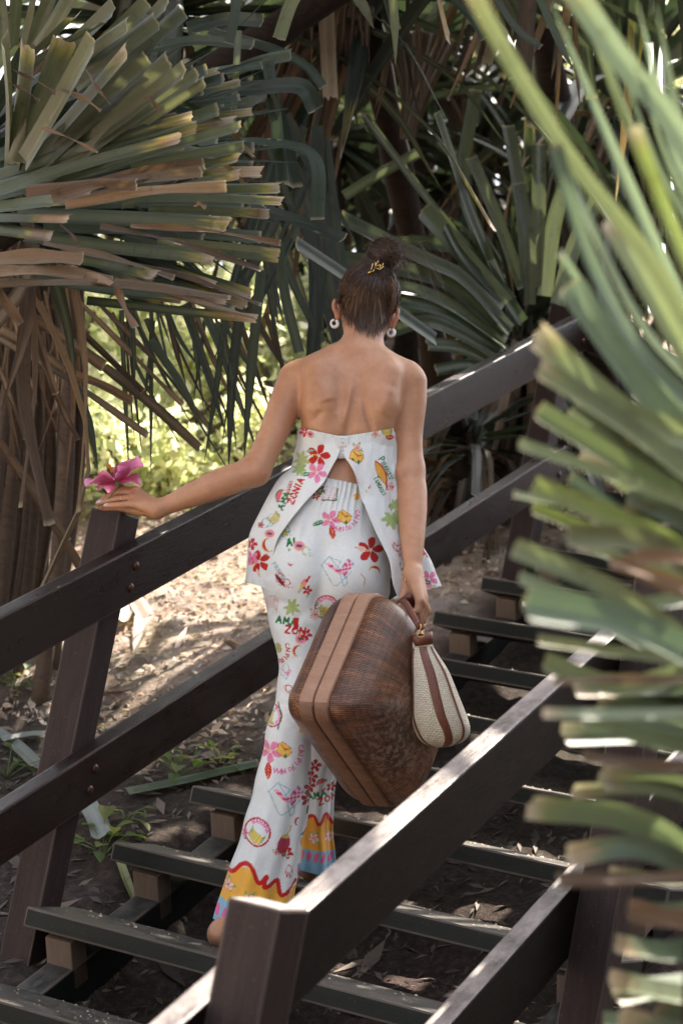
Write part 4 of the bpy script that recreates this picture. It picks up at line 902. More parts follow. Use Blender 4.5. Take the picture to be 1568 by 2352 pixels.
# swept up from the nape and the sides to the knot
starts = []
for i in range(3600):
    th = rng.uniform(-1.75, 1.75); y = rng.random() ** 1.3
    v = HEADC + RH.T @ (np.array([math.sin(th) * .9, -math.cos(th), -.78 + 1.5 * y * (0.35 + .3 * abs(th) / 1.75)]) * EX)
    if abs(th) > 1.05: v = v + UPH * .018
    starts.append(onhead(v, 0))
for v in starts:
    tgt = KNOT + rng.normal(0, .010, 3); n = 9; tt = np.linspace(0, 1, n)
    pts = v[None] * (1 - tt[:, None]) + tgt[None] * tt[:, None]; lift = rng.uniform(.0002, .0045)
    out = np.array([onhead(p, lift + .010 * max(0, (t - .65)) / .35) for p, t in zip(pts, tt)])
    jit = rng.normal(0, .0012, 3); out += np.sin(tt * math.pi)[:, None] * jit
    c = hcol(); strand(out, np.concatenate([[.00025], np.full(n - 2, .00075), [.0005]]), np.tile(c, (n, 1)))
# the twisted bun: coils of strands wound round
for i in range(1500):
    ph = rng.uniform(0, 6.28); span = rng.uniform(1.2, 3.4); lay = rng.uniform(.88, 1.05)
    ax = nrm(np.array([.45, -.30, .85]) + rng.normal(0, .22, 3)); e1 = nrm(np.cross(ax, [0, 1, .2])); e2 = np.cross(ax, e1)
    tt = np.linspace(0, 1, 10); zoff = rng.uniform(-.75, .85)
    rad = .040 * math.sqrt(max(.08, 1 - zoff ** 2)) * lay
    pts = BUN + ax * (.037 * zoff) + rad * (np.cos(ph + span * tt)[:, None] * e1 + np.sin(ph + span * tt)[:, None] * e2) * np.array([1.05, 1, .95]) + ax * (.014 * (tt - .5))[:, None]
    strand(pts, .0009, np.tile(hcol(), (10, 1)))
# loose ends blown out to the right and a looser blond-brown wisp down the side
for i in range(130):
    a = BUN + nrm(rng.normal(0, 1, 3) + np.array([.5, -.3, .3])) * .035; d = np.array([rng.uniform(-.2, 1.0), rng.uniform(-.6, .3), rng.uniform(-.5, .6)]); L = rng.uniform(.015, .06)
    tt = np.linspace(0, 1, 9)[:, None]; curl = rng.normal(0, .018, 3)
    pts = a + d * L * tt + curl * tt * (1 - tt) * 2 + np.array([.01, 0, -.028]) * tt ** 2 * rng.uniform(0, 1.4)
    strand(pts, np.linspace(.00055, .00022, 9), np.tile(hcol() * 1.4, (9, 1)))
for i in range(24):
    a = BUN + np.array([.02, -.02, rng.uniform(-.01, .03)]); tt = np.linspace(0, 1, 14)[:, None]
    e = a + np.array([rng.uniform(.05, .16), rng.uniform(-.03, .03), rng.uniform(-.12, .03)])
    pts = a * (1 - tt) + e * tt + np.array([0, 0, rng.uniform(.01, .05)]) * np.sin(tt * math.pi) + rng.normal(0, .006, 3) * np.sin(tt * 6)
    strand(pts, .00028, np.tile(np.array([.11, .055, .03]), (14, 1)))
for i in range(260):
    a = KNOT + np.array([.022, -.012, -.004]) + rng.normal(0, .006, 3); e = LP(rng.normal(906, 7), rng.uniform(665, 735), 4.975)
    tt = np.linspace(0, 1, 10)[:, None]; pts = a * (1 - tt) + e * tt + np.array([.016, -.012, 0]) * np.sin(tt * math.pi)
    pts = np.array([onhead(p, .004 + .003 * rng.random()) for p in pts])
    strand(pts, .0006, np.tile(np.array([.17, .085, .038]) * rng.uniform(.4, 1.2), (10, 1)))
# hair combed up from the nape, laid on the real surface of head and neck
wv = toworld(V) - CAM; dep = wv @ CF; bx = 784 + FPX * (wv @ CR) / dep; by = 1176 - FPX * (wv @ CU) / dep
gw = np.full((120, 100), 99.); ix = ((bx - 740) / 2).astype(int); iy = ((by - 560) / 2).astype(int); ok = (ix >= 0) & (ix < 100) & (iy >= 0) & (iy < 120)
np.minimum.at(gw, (iy[ok], ix[ok]), dep[ok])
def skin_d(x, y):
    i = np.clip(((y - 560) / 2).astype(int), 1, 118); j = np.clip(((x - 740) / 2).astype(int), 1, 98)
    return np.minimum.reduce([gw[i, j], gw[i, j + 1], gw[i, j - 1], gw[i + 1, j]])
HLN = spline([(785, 694), (787, 708), (793, 722), (803, 731), (815, 736), (826, 750), (836, 744), (848, 757), (862, 758), (874, 748), (886, 738), (892, 722), (897, 704), (908, 692)], 200)
for i in range(2300):
    h = HLN[rng.integers(0, 200)]; up_ = rng.random() ** 1.6 * .55
    kx, ky = 864 + rng.normal(0, 9), 621 + rng.normal(0, 4)
    sx0 = h[0] + (kx - h[0]) * up_ + rng.normal(0, 3); sy0 = h[1] + (ky - h[1]) * up_ + rng.normal(0, 4)
    tt = np.linspace(0, 1, 9); bow = (sx0 - kx) * .22
    x = sx0 + (kx - sx0) * tt + bow * np.sin(tt * math.pi); y = sy0 + (ky - sy0) * tt
    d = skin_d(x, y); hd = 5.02 - .085 * np.sqrt(np.clip(1 - ((x - 849) / 68) ** 2, .05, 1)) ; d = np.where(d > 9, hd, d)
    d = np.convolve(np.pad(d, 1, 'edge'), [.25, .5, .25], 'valid'); lift = rng.uniform(.003, .0095) * np.minimum(1, tt * 3 + .1)
    strand(LP(x, y, d - lift), np.concatenate([[.0003], np.full(7, .00078), [.0006]]), np.tile(hcol() * np.linspace(1.5, .8, 9)[:, None] if rng.random() < .5 else hcol(), 1) if False else np.outer(np.linspace(1.3, .85, 9), hcol()))
for i in range(700):
    h = HLN[rng.integers(4, 196)]; x0, y0 = h + rng.normal(0, 3, 2); tt = np.linspace(0, 1, 4)
    x = x0 + rng.normal(0, 5) * tt; y = y0 - 6 + rng.uniform(8, 30) * tt
    strand(LP(x, y, skin_d(x, y) - .0008), [.0004, .00035, .00025, .00015], np.tile(hcol() * 1.2, (4, 1)))
# halo of fine loose hairs over crown and bun
for i in range(420):
    v = nrm(rng.normal(0, 1, 3) + np.array([.1, -.6, .5]))
    if rng.random() < .5: a = HEADC + RH.T @ ((RH @ v) * EX); 
    else: a = BUN + v * np.array([.040, .038, .036])
    L = rng.uniform(.008, .035); g_ = nrm(v + rng.normal(0, .8, 3)); tt = np.linspace(0, 1, 7)[:, None]
    if (a - HEADC) @ FACE > .05: continue
    strand(a + g_ * L * tt + v * .007 * np.sin(tt * math.pi) + np.array([.004, 0, -.010]) * tt ** 2, np.linspace(.0004, .0002, 7), np.tile(hcol() * 1.5, (7, 1)))
link('hair', mbh.mesh('hair'), M_HAIR, woman, True)
M_GOLD = simple('gold', (.75, .48, .17), .25, 1, 60, .1)
# claw clip
mb = MB()
cc = LP(858, 613, 4.93)
def cp(x, y, d=0): return LP(717.6 + x * .1831, 533.9 + y * .1831, 4.928 - d)
for pts in ([(690, 515), (735, 470), (755, 385)], [(700, 508), (770, 480), (785, 420), (790, 375)], [(785, 375), (800, 420), (850, 405), (870, 440), (885, 385)], [(790, 440), (845, 468), (890, 425)], [(800, 398), (825, 355)], [(850, 408), (840, 450), (880, 440)], [(770, 470), (755, 490)]):
    tube(mb, [cp(x, y, .004) for x, y in pts], .0011, 6, (.8, .6, .3))
link('hair_clip', mb.mesh('hair_clip'), M_GOLD, woman, True)
# hoop earrings
M_EAR = simple('shell_white', (.80, .77, .75), .35, 0, 90, .18)
for (px, py, d), rx in (((767.5, 743, 5.005), .15), ((897.5, 764, 5.005), -.1)):
    c = LP(px, py, d); t = np.linspace(.25, 2 * math.pi - .25, 26) + math.pi / 2; e1 = nrm(np.array([1, .35 * np.sign(rx), 0])); 
    mb = MB(); tube(mb, c + .0088 * (np.cos(t)[:, None] * e1 + np.sin(t)[:, None] * np.array([0, 0, 1])), .0036 + .0009 * np.sin(t - 4.5), 10)
    link('earring', mb.mesh('earring'), M_EAR, woman, True)
# bracelet and rings
mb = MB(); c = LP(949, 1322, 4.777); t = np.linspace(0, 2 * math.pi, 40)
ring_ = c + np.stack([.0265 * np.cos(t), .0285 * np.sin(t), .003 * np.cos(t) + .0012 * np.sin(9 * t)], 1)
tube(mb, ring_, .0016, 6, caps=False); tube(mb, [c + np.array([-.017, -.024, 0]), c + np.array([-.018, -.026, -.014])], .0007, 5); tube(mb, [c + np.array([-.018, -.027, -.013]), c + np.array([-.0185, -.0275, -.020])], .0018, 6)
link('bracelet', mb.mesh('bracelet'), M_GOLD, woman, True)
a, b = FING[1][0], FING[1][1]; c = a + (b - a) * .70; ax = nrm(b - a); e1 = nrm(np.cross(ax, [0, 0, 1])); e2 = np.cross(ax, e1)
mb = MB(); tube(mb, c + .0098 * (np.cos(t)[:, None] * e1 + np.sin(t)[:, None] * e2), .0009, 6, caps=False); link('finger_ring', mb.mesh('finger_ring'), M_GOLD, woman, True)
# ================================================================== suitcase, straw bag, flower
def wicker():
    m, nt, bs = mat('varnished_wicker')
    uv = nt.nodes.new('ShaderNodeUVMap'); uv.uv_map = 'UVMap'
    br = nt.nodes.new('ShaderNodeTexBrick'); br.offset = .5; br.inputs['Scale'].default_value = 1
    br.inputs['Brick Width'].default_value = .028; br.inputs['Row Height'].default_value = .0046; br.inputs['Mortar Size'].default_value = .0012; br.inputs['Mortar Smooth'].default_value = .5
    br.inputs['Color1'].default_value = (.72, .70, .68, 1); br.inputs['Color2'].default_value = (1.35, 1.32, 1.28, 1); br.inputs['Mortar'].default_value = (.07, .05, .045, 1)
    wob = noise(nt, uv.outputs[0], 60, 2); mp = nt.nodes.new('ShaderNodeVectorMath'); mp.operation = 'SCALE'; nt.links.new(wob.outputs[1], mp.inputs[0]); mp.inputs['Scale'].default_value = .0034
    ad = nt.nodes.new('ShaderNodeVectorMath'); nt.links.new(uv.outputs[0], ad.inputs[0]); nt.links.new(mp.outputs[0], ad.inputs[1]); nt.links.new(ad.outputs[0], br.inputs['Vector'])
    n = noise(nt, coords(nt, 'Object'), 9, 5, .65); n2 = noise(nt, coords(nt, 'Object'), 70, 4, .7)
    r = ramp(nt, [(.25, (.045, .015, .006)), (.42, (.14, .048, .017)), (.58, (.24, .095, .036)), (.8, (.36, .17, .075))]); nt.links.new(n.outputs[0], r.inputs[0])
    strip = noise(nt, None, 1, 2, .5); mpp = nt.nodes.new('ShaderNodeMapping'); mpp.inputs['Scale'].default_value = (4, 55, 1); nt.links.new(uv.outputs[0], mpp.inputs[0]); nt.links.new(mpp.outputs[0], strip.inputs['Vector'])
    rs = ramp(nt, [(.3, (.55, .5, .46)), (.7, (1.25, 1.2, 1.15))]); nt.links.new(strip.outputs[0], rs.inputs[0])
    c = mixc(nt, 1, mixc(nt, 1, r.outputs[0], rs.outputs[0], 'MULTIPLY'), br.outputs[0], 'MULTIPLY')
    # worn patches where the varnish has gone pale
    at = nt.nodes.new('ShaderNodeAttribute'); at.attribute_name = 'Col'
    ml = nt.nodes.new('ShaderNodeMath'); ml.operation = 'MULTIPLY'; nt.links.new(at.outputs['Fac'], ml.inputs[0])
    rw = ramp(nt, [(.47, (0, 0, 0)), (.62, (1, 1, 1))]); nt.links.new(n2.outputs[0], rw.inputs[0]); nt.links.new(rw.outputs[0], ml.inputs[1])
    c = mixc(nt, ml.outputs[0], c, (.34, .22, .16))
    nt.links.new(c, bs.inputs['Base Color']); bs.inputs['Roughness'].default_value = .30; bs.inputs['Specular IOR Level'].default_value = .6
    inv = nt.nodes.new('ShaderNodeMath'); inv.operation = 'SUBTRACT'; inv.inputs[0].default_value = 1; nt.links.new(br.outputs[1], inv.inputs[1])
    bump(nt, bs, inv.outputs[0], .9, .003)
    return m
M_WICK = wicker()
M_BAND = wood('rim_wood', (.28, .14, .085), (.42, .24, .16), .5)
M_BAND2 = wood('scuffed_shaded_rim_wood', (.10, .042, .022), (.26, .13, .08), .55)  # lower lath: scuffed brown stain, with its shade painted in
M_LEATH = simple('brown_leather', (.125, .038, .022), .42, 0, 120, .2, .5, .0008)
HCw = toworld(HC[None])[0]
def vloc(a): return RX * a[0] + RY * a[1] + np.array([0, 0, 1.]) * a[2]
uA = nrm(np.array([65, 165, 298.])); vC = np.array([187, 250, -180.]); vC = nrm(vC - uA * (vC @ uA)); nC = np.cross(vC, uA)
LA, LC_ = .348, .405
case = thing('suitcase', 'brown varnished wicker suitcase with wooden rims held by its handle', 'suitcase', (0, 0, 0))
Bw = P(711, 1630, 4.465); uW, vW, nW = vloc(uA), vloc(vC), vloc(nC)
midAD = Bw + uW * LA + vW * LC_ / 2
case.location = midAD
def outline(n, a, b, R):
    """rounded rectangle, arc length parametrised; centre origin"""
    pts = []
    for cx, cy, a0 in ((a / 2 - R, b / 2 - R, 0), (-a / 2 + R, b / 2 - R, 90), (-a / 2 + R, -b / 2 + R, 180), (a / 2 - R, -b / 2 + R, 270)):
        for t in np.linspace(0, 90, 14): pts.append((cx + R * math.cos(math.radians(a0 + t)), cy + R * math.sin(math.radians(a0 + t))))
    pts = np.array(pts + pts[:1]); L = np.concatenate([[0], np.cumsum(np.linalg.norm(np.diff(pts, axis=0), axis=1))])
    s = np.linspace(0, L[-1], n); return np.stack([np.interp(s, L, pts[:, 0]), np.interp(s, L, pts[:, 1])], 1), s
CEN = Bw + uW * LA / 2 + vW * LC_ / 2
def cpos(q, h): return CEN + q[..., :1] * uW + q[..., 1:] * vW + np.asarray(h)[..., None] * nW
ou, sarc = outline(160, LA, LC_, .046)
BW_, GAP, DOME = .035, .005, .118
for side in (1, -1):
    mb = MB(); nt_ = 46; t = np.linspace(0, 1, nt_)
    ph = t * math.pi / 2; sc = np.cos(ph) ** .72; hh = (DOME if side > 0 else .10) * np.sin(ph) ** 1.05
    h0 = GAP / 2 + BW_ - .002
    inset = .992
    Vv = cpos(ou[None] * (sc[:, None, None] * inset), side * (h0 + hh)[:, None] * np.ones(len(ou))[None])
    # belly lines: the weave wavers a little
    rad = np.concatenate([[0], np.cumsum(np.hypot(np.diff(sc) * .17, np.diff(hh)))])
    uvv = np.stack(np.broadcast_arrays(rad[:, None], sarc[None]), -1)
    w_ = Vv - Bw; wx = w_ @ uW; wy = w_ @ vW
    # scuffed towards the lower corner
    sm_ = np.exp(-((wx - .06) / .085) ** 2 - ((wy - .20) / .13) ** 2) + .7 * np.exp(-((wx - .14) / .04) ** 2 - ((wy - .14) / .05) ** 2)
    mb.add(Vv.reshape(-1, 3), gridfaces(nt_, 160) if side < 0 else gridfaces(nt_, 160)[:, ::-1], np.repeat(np.clip(sm_ * .75, 0, 1).reshape(-1, 1), 3, 1), uvv.reshape(-1, 2))
    mb.build('woven_shell', M_WICK, case)
    # rim band: a bent wooden lath
    mb = MB(); prof = np.array([(-.004, 0), (.0045, .0), (.006, .002), (.006, BW_ - .002), (.0045, BW_), (-.004, BW_)])
    rows_ = []
    nrm2 = nrm(np.stack([np.gradient(ou[:, 1]), -np.gradient(ou[:, 0])], 1))
    for o, h in prof: rows_.append(cpos(ou + nrm2 * o, np.full(160, side * (GAP / 2 + h))))
    mb.add(np.array(rows_).reshape(-1, 3), gridfaces(6, 160)); bo = mb.build('rim_band', M_BAND, case, smooth=False); bo.data.materials.append(M_BAND2)
    for p in bo.data.polygons:
        w_ = np.array(p.center) + np.array(midAD) - Bw
        if w_ @ uW < .020: p.material_index = 1
mb = MB(); mb.add(cpos(ou * .985, np.full(160, -GAP)), np.zeros((0, 4), int)); q2 = cpos(ou * .985, np.full(160, GAP)); mb.add(q2, np.zeros((0, 4), int))
F4 = [[i, i + 1, 160 + i + 1, 160 + i] for i in range(159)]; link('seam_lining', npmesh('seam_lining', np.concatenate(mb.v), np.array(F4)), simple('dark_lining', (.012, .007, .005), .9), case)
# handle: leather loop over the long rim edge
mb = MB(); g = midAD + uW * .004
hp = spline([g - vW * .070, g - vW * .062 + uW * .030, HCw - vW * .035, HCw, HCw + vW * .035, g + vW * .062 + uW * .030, g + vW * .070], 40)
tube(mb, hp, .0085, 10, (.2, .1, .06), .75); mb.build('carry_handle', M_LEATH, case)
for s_ in (-1, 1):
    mb = MB(); c = g + vW * .070 * s_; t = np.linspace(0, 2 * math.pi, 22); tube(mb, c + .012 * (np.cos(t)[:, None] * nW + np.sin(t)[:, None] * uW), .0022, 6, caps=False); mb.build('handle_ring', M_GOLD, case)
# ---------------- straw bag
def straw():
    m, nt, bs = mat('woven_straw')
    uv = nt.nodes.new('ShaderNodeUVMap'); uv.uv_map = 'UVMap'
    br = nt.nodes.new('ShaderNodeTexBrick'); br.offset = .5; br.inputs['Scale'].default_value = 1
    br.inputs['Brick Width'].default_value = .0065; br.inputs['Row Height'].default_value = .0042; br.inputs['Mortar Size'].default_value = .0009; br.inputs['Mortar Smooth'].default_value = 1
    br.inputs['Color1'].default_value = (.74, .65, .50, 1); br.inputs['Color2'].default_value = (.84, .78, .66, 1); br.inputs['Mortar'].default_value = (.48, .38, .26, 1)
    wob = noise(nt, uv.outputs[0], 160, 3); mp = nt.nodes.new('ShaderNodeVectorMath'); mp.operation = 'SCALE'; nt.links.new(wob.outputs[1], mp.inputs[0]); mp.inputs['Scale'].default_value = .005
    ad = nt.nodes.new('ShaderNodeVectorMath'); nt.links.new(uv.outputs[0], ad.inputs[0]); nt.links.new(mp.outputs[0], ad.inputs[1]); nt.links.new(ad.outputs[0], br.inputs['Vector'])
    nt.links.new(br.outputs[0], bs.inputs['Base Color']); bs.inputs['Roughness'].default_value = .75
    inv = nt.nodes.new('ShaderNodeMath'); inv.operation = 'SUBTRACT'; inv.inputs[0].default_value = 1; nt.links.new(br.outputs[1], inv.inputs[1]); bump(nt, bs, inv.outputs[0], 1, .003)
    return m
bag = thing('straw_bag', 'cream straw bag with brown leather strips hanging from the same hand', 'bag', P(969, 1465, 4.585))
BROWS = [(969, 1468, 22, .010), (971, 1490, 25, .016), (977, 1515, 34, .030), (987, 1551, 45, .042), (997, 1604, 56, .052), (1005, 1645, 64, .056), (1015, 1676, 64, .052), (1020, 1698, 55, .042), (1021, 1710, 38, .026), (1021, 1716, 12, .008)]
br_ = spline(np.array(BROWS, float), 70); DB = 4.585
th = np.linspace(0, 2 * math.pi, 97)
def bagpt(i, th_, off=0):
    cx, cy, w, b = br_[i].T if np.ndim(i) else br_[i]
    c, s = np.cos(th_), np.sin(th_); pw = 2 / 2.8
    X = np.sign(s) * np.abs(s) ** pw; Yd = np.sign(c) * np.abs(c) ** pw
    tx = .26 * (w * X)                                          # the bag hangs skewed, rim dropping to the right
    return P(cx + (w + off * 1000) * X, cy + np.where(X > 0, -.12, .06) * w * np.abs(X), DB - (b + off) * Yd)
mb = MB(); Vb = np.array([bagpt(i, th) for i in range(70)]); L_ = np.concatenate([[0], np.cumsum(np.linalg.norm(np.diff(br_[:, :2], axis=0), axis=1))]) / 1000
mb.add(Vb.reshape(-1, 3), gridfaces(70, 97), None, np.stack(np.broadcast_arrays((th / 6.283 * .3)[None], L_[:, None]), -1).reshape(-1, 2)); mb.build('bag_body', straw(), bag)
def strip(t0, w, name, i0=3, i1=69, lift=.0016, mat_=M_LEATH, skew=0.0):
    mb = MB(); ii = np.arange(i0, i1); rows_ = []
    for i in ii:
        f = (i - i0) / (i1 - i0); base = t0 + skew * f
        rows_.append([bagpt(i, base + w * k / br_[i][2] * 30, lift * (1 if abs(k) < 1 else .2)) for k in (-1, -.85, 0, .85, 1)])
    mb.add(np.array(rows_).reshape(-1, 3), gridfaces(len(ii), 5)); return mb.build(name, mat_, bag)
strip(0.0, .20, 'leather_strip', 6, 69, .0018, M_LEATH, .15)
for t0 in (-.93, .72): strip(t0, .11, 'leather_piping', 7, 66, .0026)
mb = MB(); ring_ = []
for k, (o, px) in enumerate(((0, 0), (1, 0))):
    pass
for yy, oo in ((-12, -.006), (-12, .003), (16, .0045), (16, -.004)):
    ring_.append([P(969 + 22.5 * math.sin(a) * (1 + oo * 12) + (yy > 0) * 2, 1466 + yy - 4 * math.sin(a), DB - (.013 + oo) * math.cos(a)) for a in np.linspace(0, 2 * math.pi, 40)])
mb.add(np.array(ring_).reshape(-1, 3), gridfaces(4, 40)); mb.add(np.array([P(969 + 22 * math.sin(a), 1455 - 4 * math.sin(a), DB - .010 * math.cos(a)) for a in np.linspace(0, 2 * math.pi, 40, False)]), np.arange(40)[None]); mb.build('leather_cap', M_LEATH, bag)
mb = MB(); t = np.linspace(0, 2 * math.pi, 26); tube(mb, np.array([P(966 + 8 * math.cos(a), 1459 + 4.6 * math.sin(a), DB - .0165) for a in t]), .0014, 6, caps=False)
tube(mb, [P(965, 1455, DB - .018), P(964, 1446, DB - .019), P(967, 1438, DB - .017), P(963, 1431, DB - .015)], .0014, 6); mb.build('ring_clasp', M_GOLD, bag)
mb = MB()
sp_ = spline([P(962, 1438, DB - .016), P(954, 1425, DB - .010), P(942, 1404, 4.63), P(932, 1387, 4.68), P(926, 1378, 4.715), P(934, 1376, 4.75), P(945, 1392, 4.765), P(958, 1420, 4.72), P(970, 1446, 4.60)], 40)
T_, N_, B_ = frames(sp_, nrm(-CF)); w_ = .0078
for sgn in (1,):
    A_ = np.stack([sp_ + B_ * w_ + N_ * .001, sp_ - B_ * w_ + N_ * .001, sp_ - B_ * w_ - N_ * .001, sp_ + B_ * w_ - N_ * .001], 1)
    mb.add(A_.reshape(-1, 3), gridfaces(40, 4, True))
mb.build('bag_strap', M_LEATH, bag, smooth=False)
# ---------------- hibiscus
fl = thing('hibiscus_flower', 'pink hibiscus flower held between the fingers of the outstretched hand', 'flower', P(272, 1113, 4.905))
m, nt, bs = mat('hibiscus_petal'); at = nt.nodes.new('ShaderNodeAttribute'); at.attribute_name = 'Col'; nt.links.new(at.outputs[0], bs.inputs[0]); bs.inputs['Roughness'].default_value = .6
tl = nt.nodes.new('ShaderNodeBsdfTranslucent'); nt.links.new(at.outputs[0], tl.inputs[0]); mx = nt.nodes.new('ShaderNodeMixShader'); mx.inputs[0].default_value = .35
nt.links.new(bs.outputs[0], mx.inputs[1]); nt.links.new(tl.outputs[0], mx.inputs[2]); nt.links.new(mx.outputs[0], nt.nodes['Material Output'].inputs[0]); M_PETAL = m
c0 = P(270, 1108, 4.905); axl = nrm(vloc(np.array([-.50, .16, .80]))); e1 = nrm(np.cross(axl, CF)); e2 = np.cross(axl, e1)
rg = random.Random(3)
for k in range(5):
    a = 2 * math.pi * k / 5 + .35; d_ = math.cos(a) * e1 + math.sin(a) * e2; sdv = np.cross(axl, d_)
    op = math.radians((62, 74, 60, 78, 66)[k]); L = (.080, .074, .080, .072, .078)[k]
    u = np.linspace(0, 1, 22)[:, None]; v = np.linspace(-1, 1, 25)[None]
    wid = .039 * np.sin(np.clip(u * 1.12, 0, 1) ** .75 * math.pi * .86) + .003
    curl = op + .25 * u ** 2 + .18 * np.sin(3 * v + k)
    r_ = L * (u + 0 * v) * (1 - .10 * v ** 2 * u)
    ruf = .0045 * u ** 2 * np.sin(9 * v + 2 * k + 3 * u) + .003 * u * np.sin(5 * v - k) + .006 * u * v ** 2
    pos = c0 + (r_ * np.cos(curl))[..., None] * axl + (r_ * np.sin(curl))[..., None] * d_ + (wid * v)[..., None] * sdv + ruf[..., None] * axl
    vein = .5 + .5 * np.cos(v * 30)
    cc_ = lin((196, 46, 110)) * (1 - u[..., None]) + lin((240, 150, 196)) * u[..., None] + 0 * v[..., None]
    cc_ = cc_ * (1 - .22 * (vein * (1 - u * .5))[..., None]) + np.array([.14, .10, .11]) * np.clip((u - .75) * 4, 0, 1)[..., None]
    mb = MB(); mb.add(pos.reshape(-1, 3), gridfaces(22, 25), np.clip(cc_, 0, 1).reshape(-1, 3)); mb.build('petal', M_PETAL, fl)
M_CALYX = simple('calyx_green', (.10, .13, .035), .6, 0, 90)
mb = MB(); q = spline([P(268, 1110, 4.905) + axl * .004, P(272, 1114, 4.905), P(269, 1122, 4.905), P(256, 1138, 4.91), P(247, 1153, 4.915)], 16); tube(mb, q, np.interp(np.linspace(0, 1, 16), [0, .12, .25, .4, 1], [.006, .0085, .005, .0018, .0016]), 10); mb.build('calyx', M_CALYX, fl)
mb = MB(); sc_ = spline([c0, c0 + axl * .03, c0 + axl * .052 + e1 * .006], 12); tube(mb, sc_, .0013, 6, lin((226, 120, 150)))
for k in range(46):
    b_ = sc_[rg.randrange(6, 12)]; d_ = nrm(np.array([rg.gauss(0, 1) for _ in range(3)])); tube(mb, [b_, b_ + d_ * .006], [.0004, .0012], 5, lin((240, 160, 40)))
mb.build('stamen', M_PETAL, fl)
# ================================================================== pandanus trees, shrubs, weeds
def leafmat(name, transl, rough=.42, streak=.35, tcol=(1.5, 1.6, .9)):
    m, nt, bs = mat(name)
    at = nt.nodes.new('ShaderNodeAttribute'); at.attribute_name = 'Col'
    uv = nt.nodes.new('ShaderNodeUVMap'); uv.uv_map = 'UVMap'; mp = nt.nodes.new('ShaderNodeMapping'); mp.inputs['Scale'].default_value = (26, 1.3, 1); nt.links.new(uv.outputs[0], mp.inputs[0])
    n = noise(nt, mp.outputs[0], 1.0, 5, .7); n2 = noise(nt, coords(nt), 26, 5, .7)
    r = ramp(nt, [(.3, (1 - streak,) * 3), (.7, (1 + streak * .8,) * 3)]); nt.links.new(n.outputs[0], r.inputs[0])
    r2 = ramp(nt, [(.28, (.6, .5, .42)), (.42, (1, 1, 1)), (.75, (1.12, 1.1, 1.05))]); nt.links.new(n2.outputs[0], r2.inputs[0])
    c = mixc(nt, 1, mixc(nt, 1, at.outputs[0], r.outputs[0], 'MULTIPLY'), r2.outputs[0], 'MULTIPLY')
    nt.links.new(c, bs.inputs['Base Color']); bs.inputs['Roughness'].default_value = rough; bs.inputs['Specular IOR Level'].default_value = .5
    bump(nt, bs, n.outputs[0], .35, .002)
    if transl:
        tl = nt.nodes.new('ShaderNodeBsdfTranslucent'); nt.links.new(mixc(nt, 1, c, tcol, 'MULTIPLY'), tl.inputs[0]); mx = nt.nodes.new('ShaderNodeMixShader'); mx.inputs[0].default_value = transl
        nt.links.new(bs.outputs[0], mx.inputs[1]); nt.links.new(tl.outputs[0], mx.inputs[2]); nt.links.new(mx.outputs[0], nt.nodes['Material Output'].inputs[0])
    return m
M_LEAF = leafmat('pandanus_leaf', .22, .46, .22)
M_DEAD = leafmat('dead_leaf', .10, .75, .45)
M_BARK = wood('prop_root_bark', (.035, .022, .015), (.13, .085, .058), .8)
M_SHRUB = leafmat('shrub_leaf', .55, .5, .2, (1.35, 1.35, 1.0))
M_FORE = leafmat('waxy_pandanus_leaf', .16, .40, .2, (1.3, 1.5, 1.0))
M_TRUNK = wood('ringed_trunk_bark', (.012, .008, .006), (.045, .031, .024), .85, spec=.1)
lr_ = random.Random(11)
GREENS = [np.array(c) for c in ((.072, .090, .050), (.058, .082, .050), (.095, .105, .062), (.050, .070, .048), (.105, .108, .066))]
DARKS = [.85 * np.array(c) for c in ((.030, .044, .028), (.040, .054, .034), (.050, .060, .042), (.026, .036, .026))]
DEADS = [np.array(c) for c in ((.175, .100, .052), (.125, .072, .040), (.235, .150, .088), (.095, .060, .040), (.155, .110, .075))]
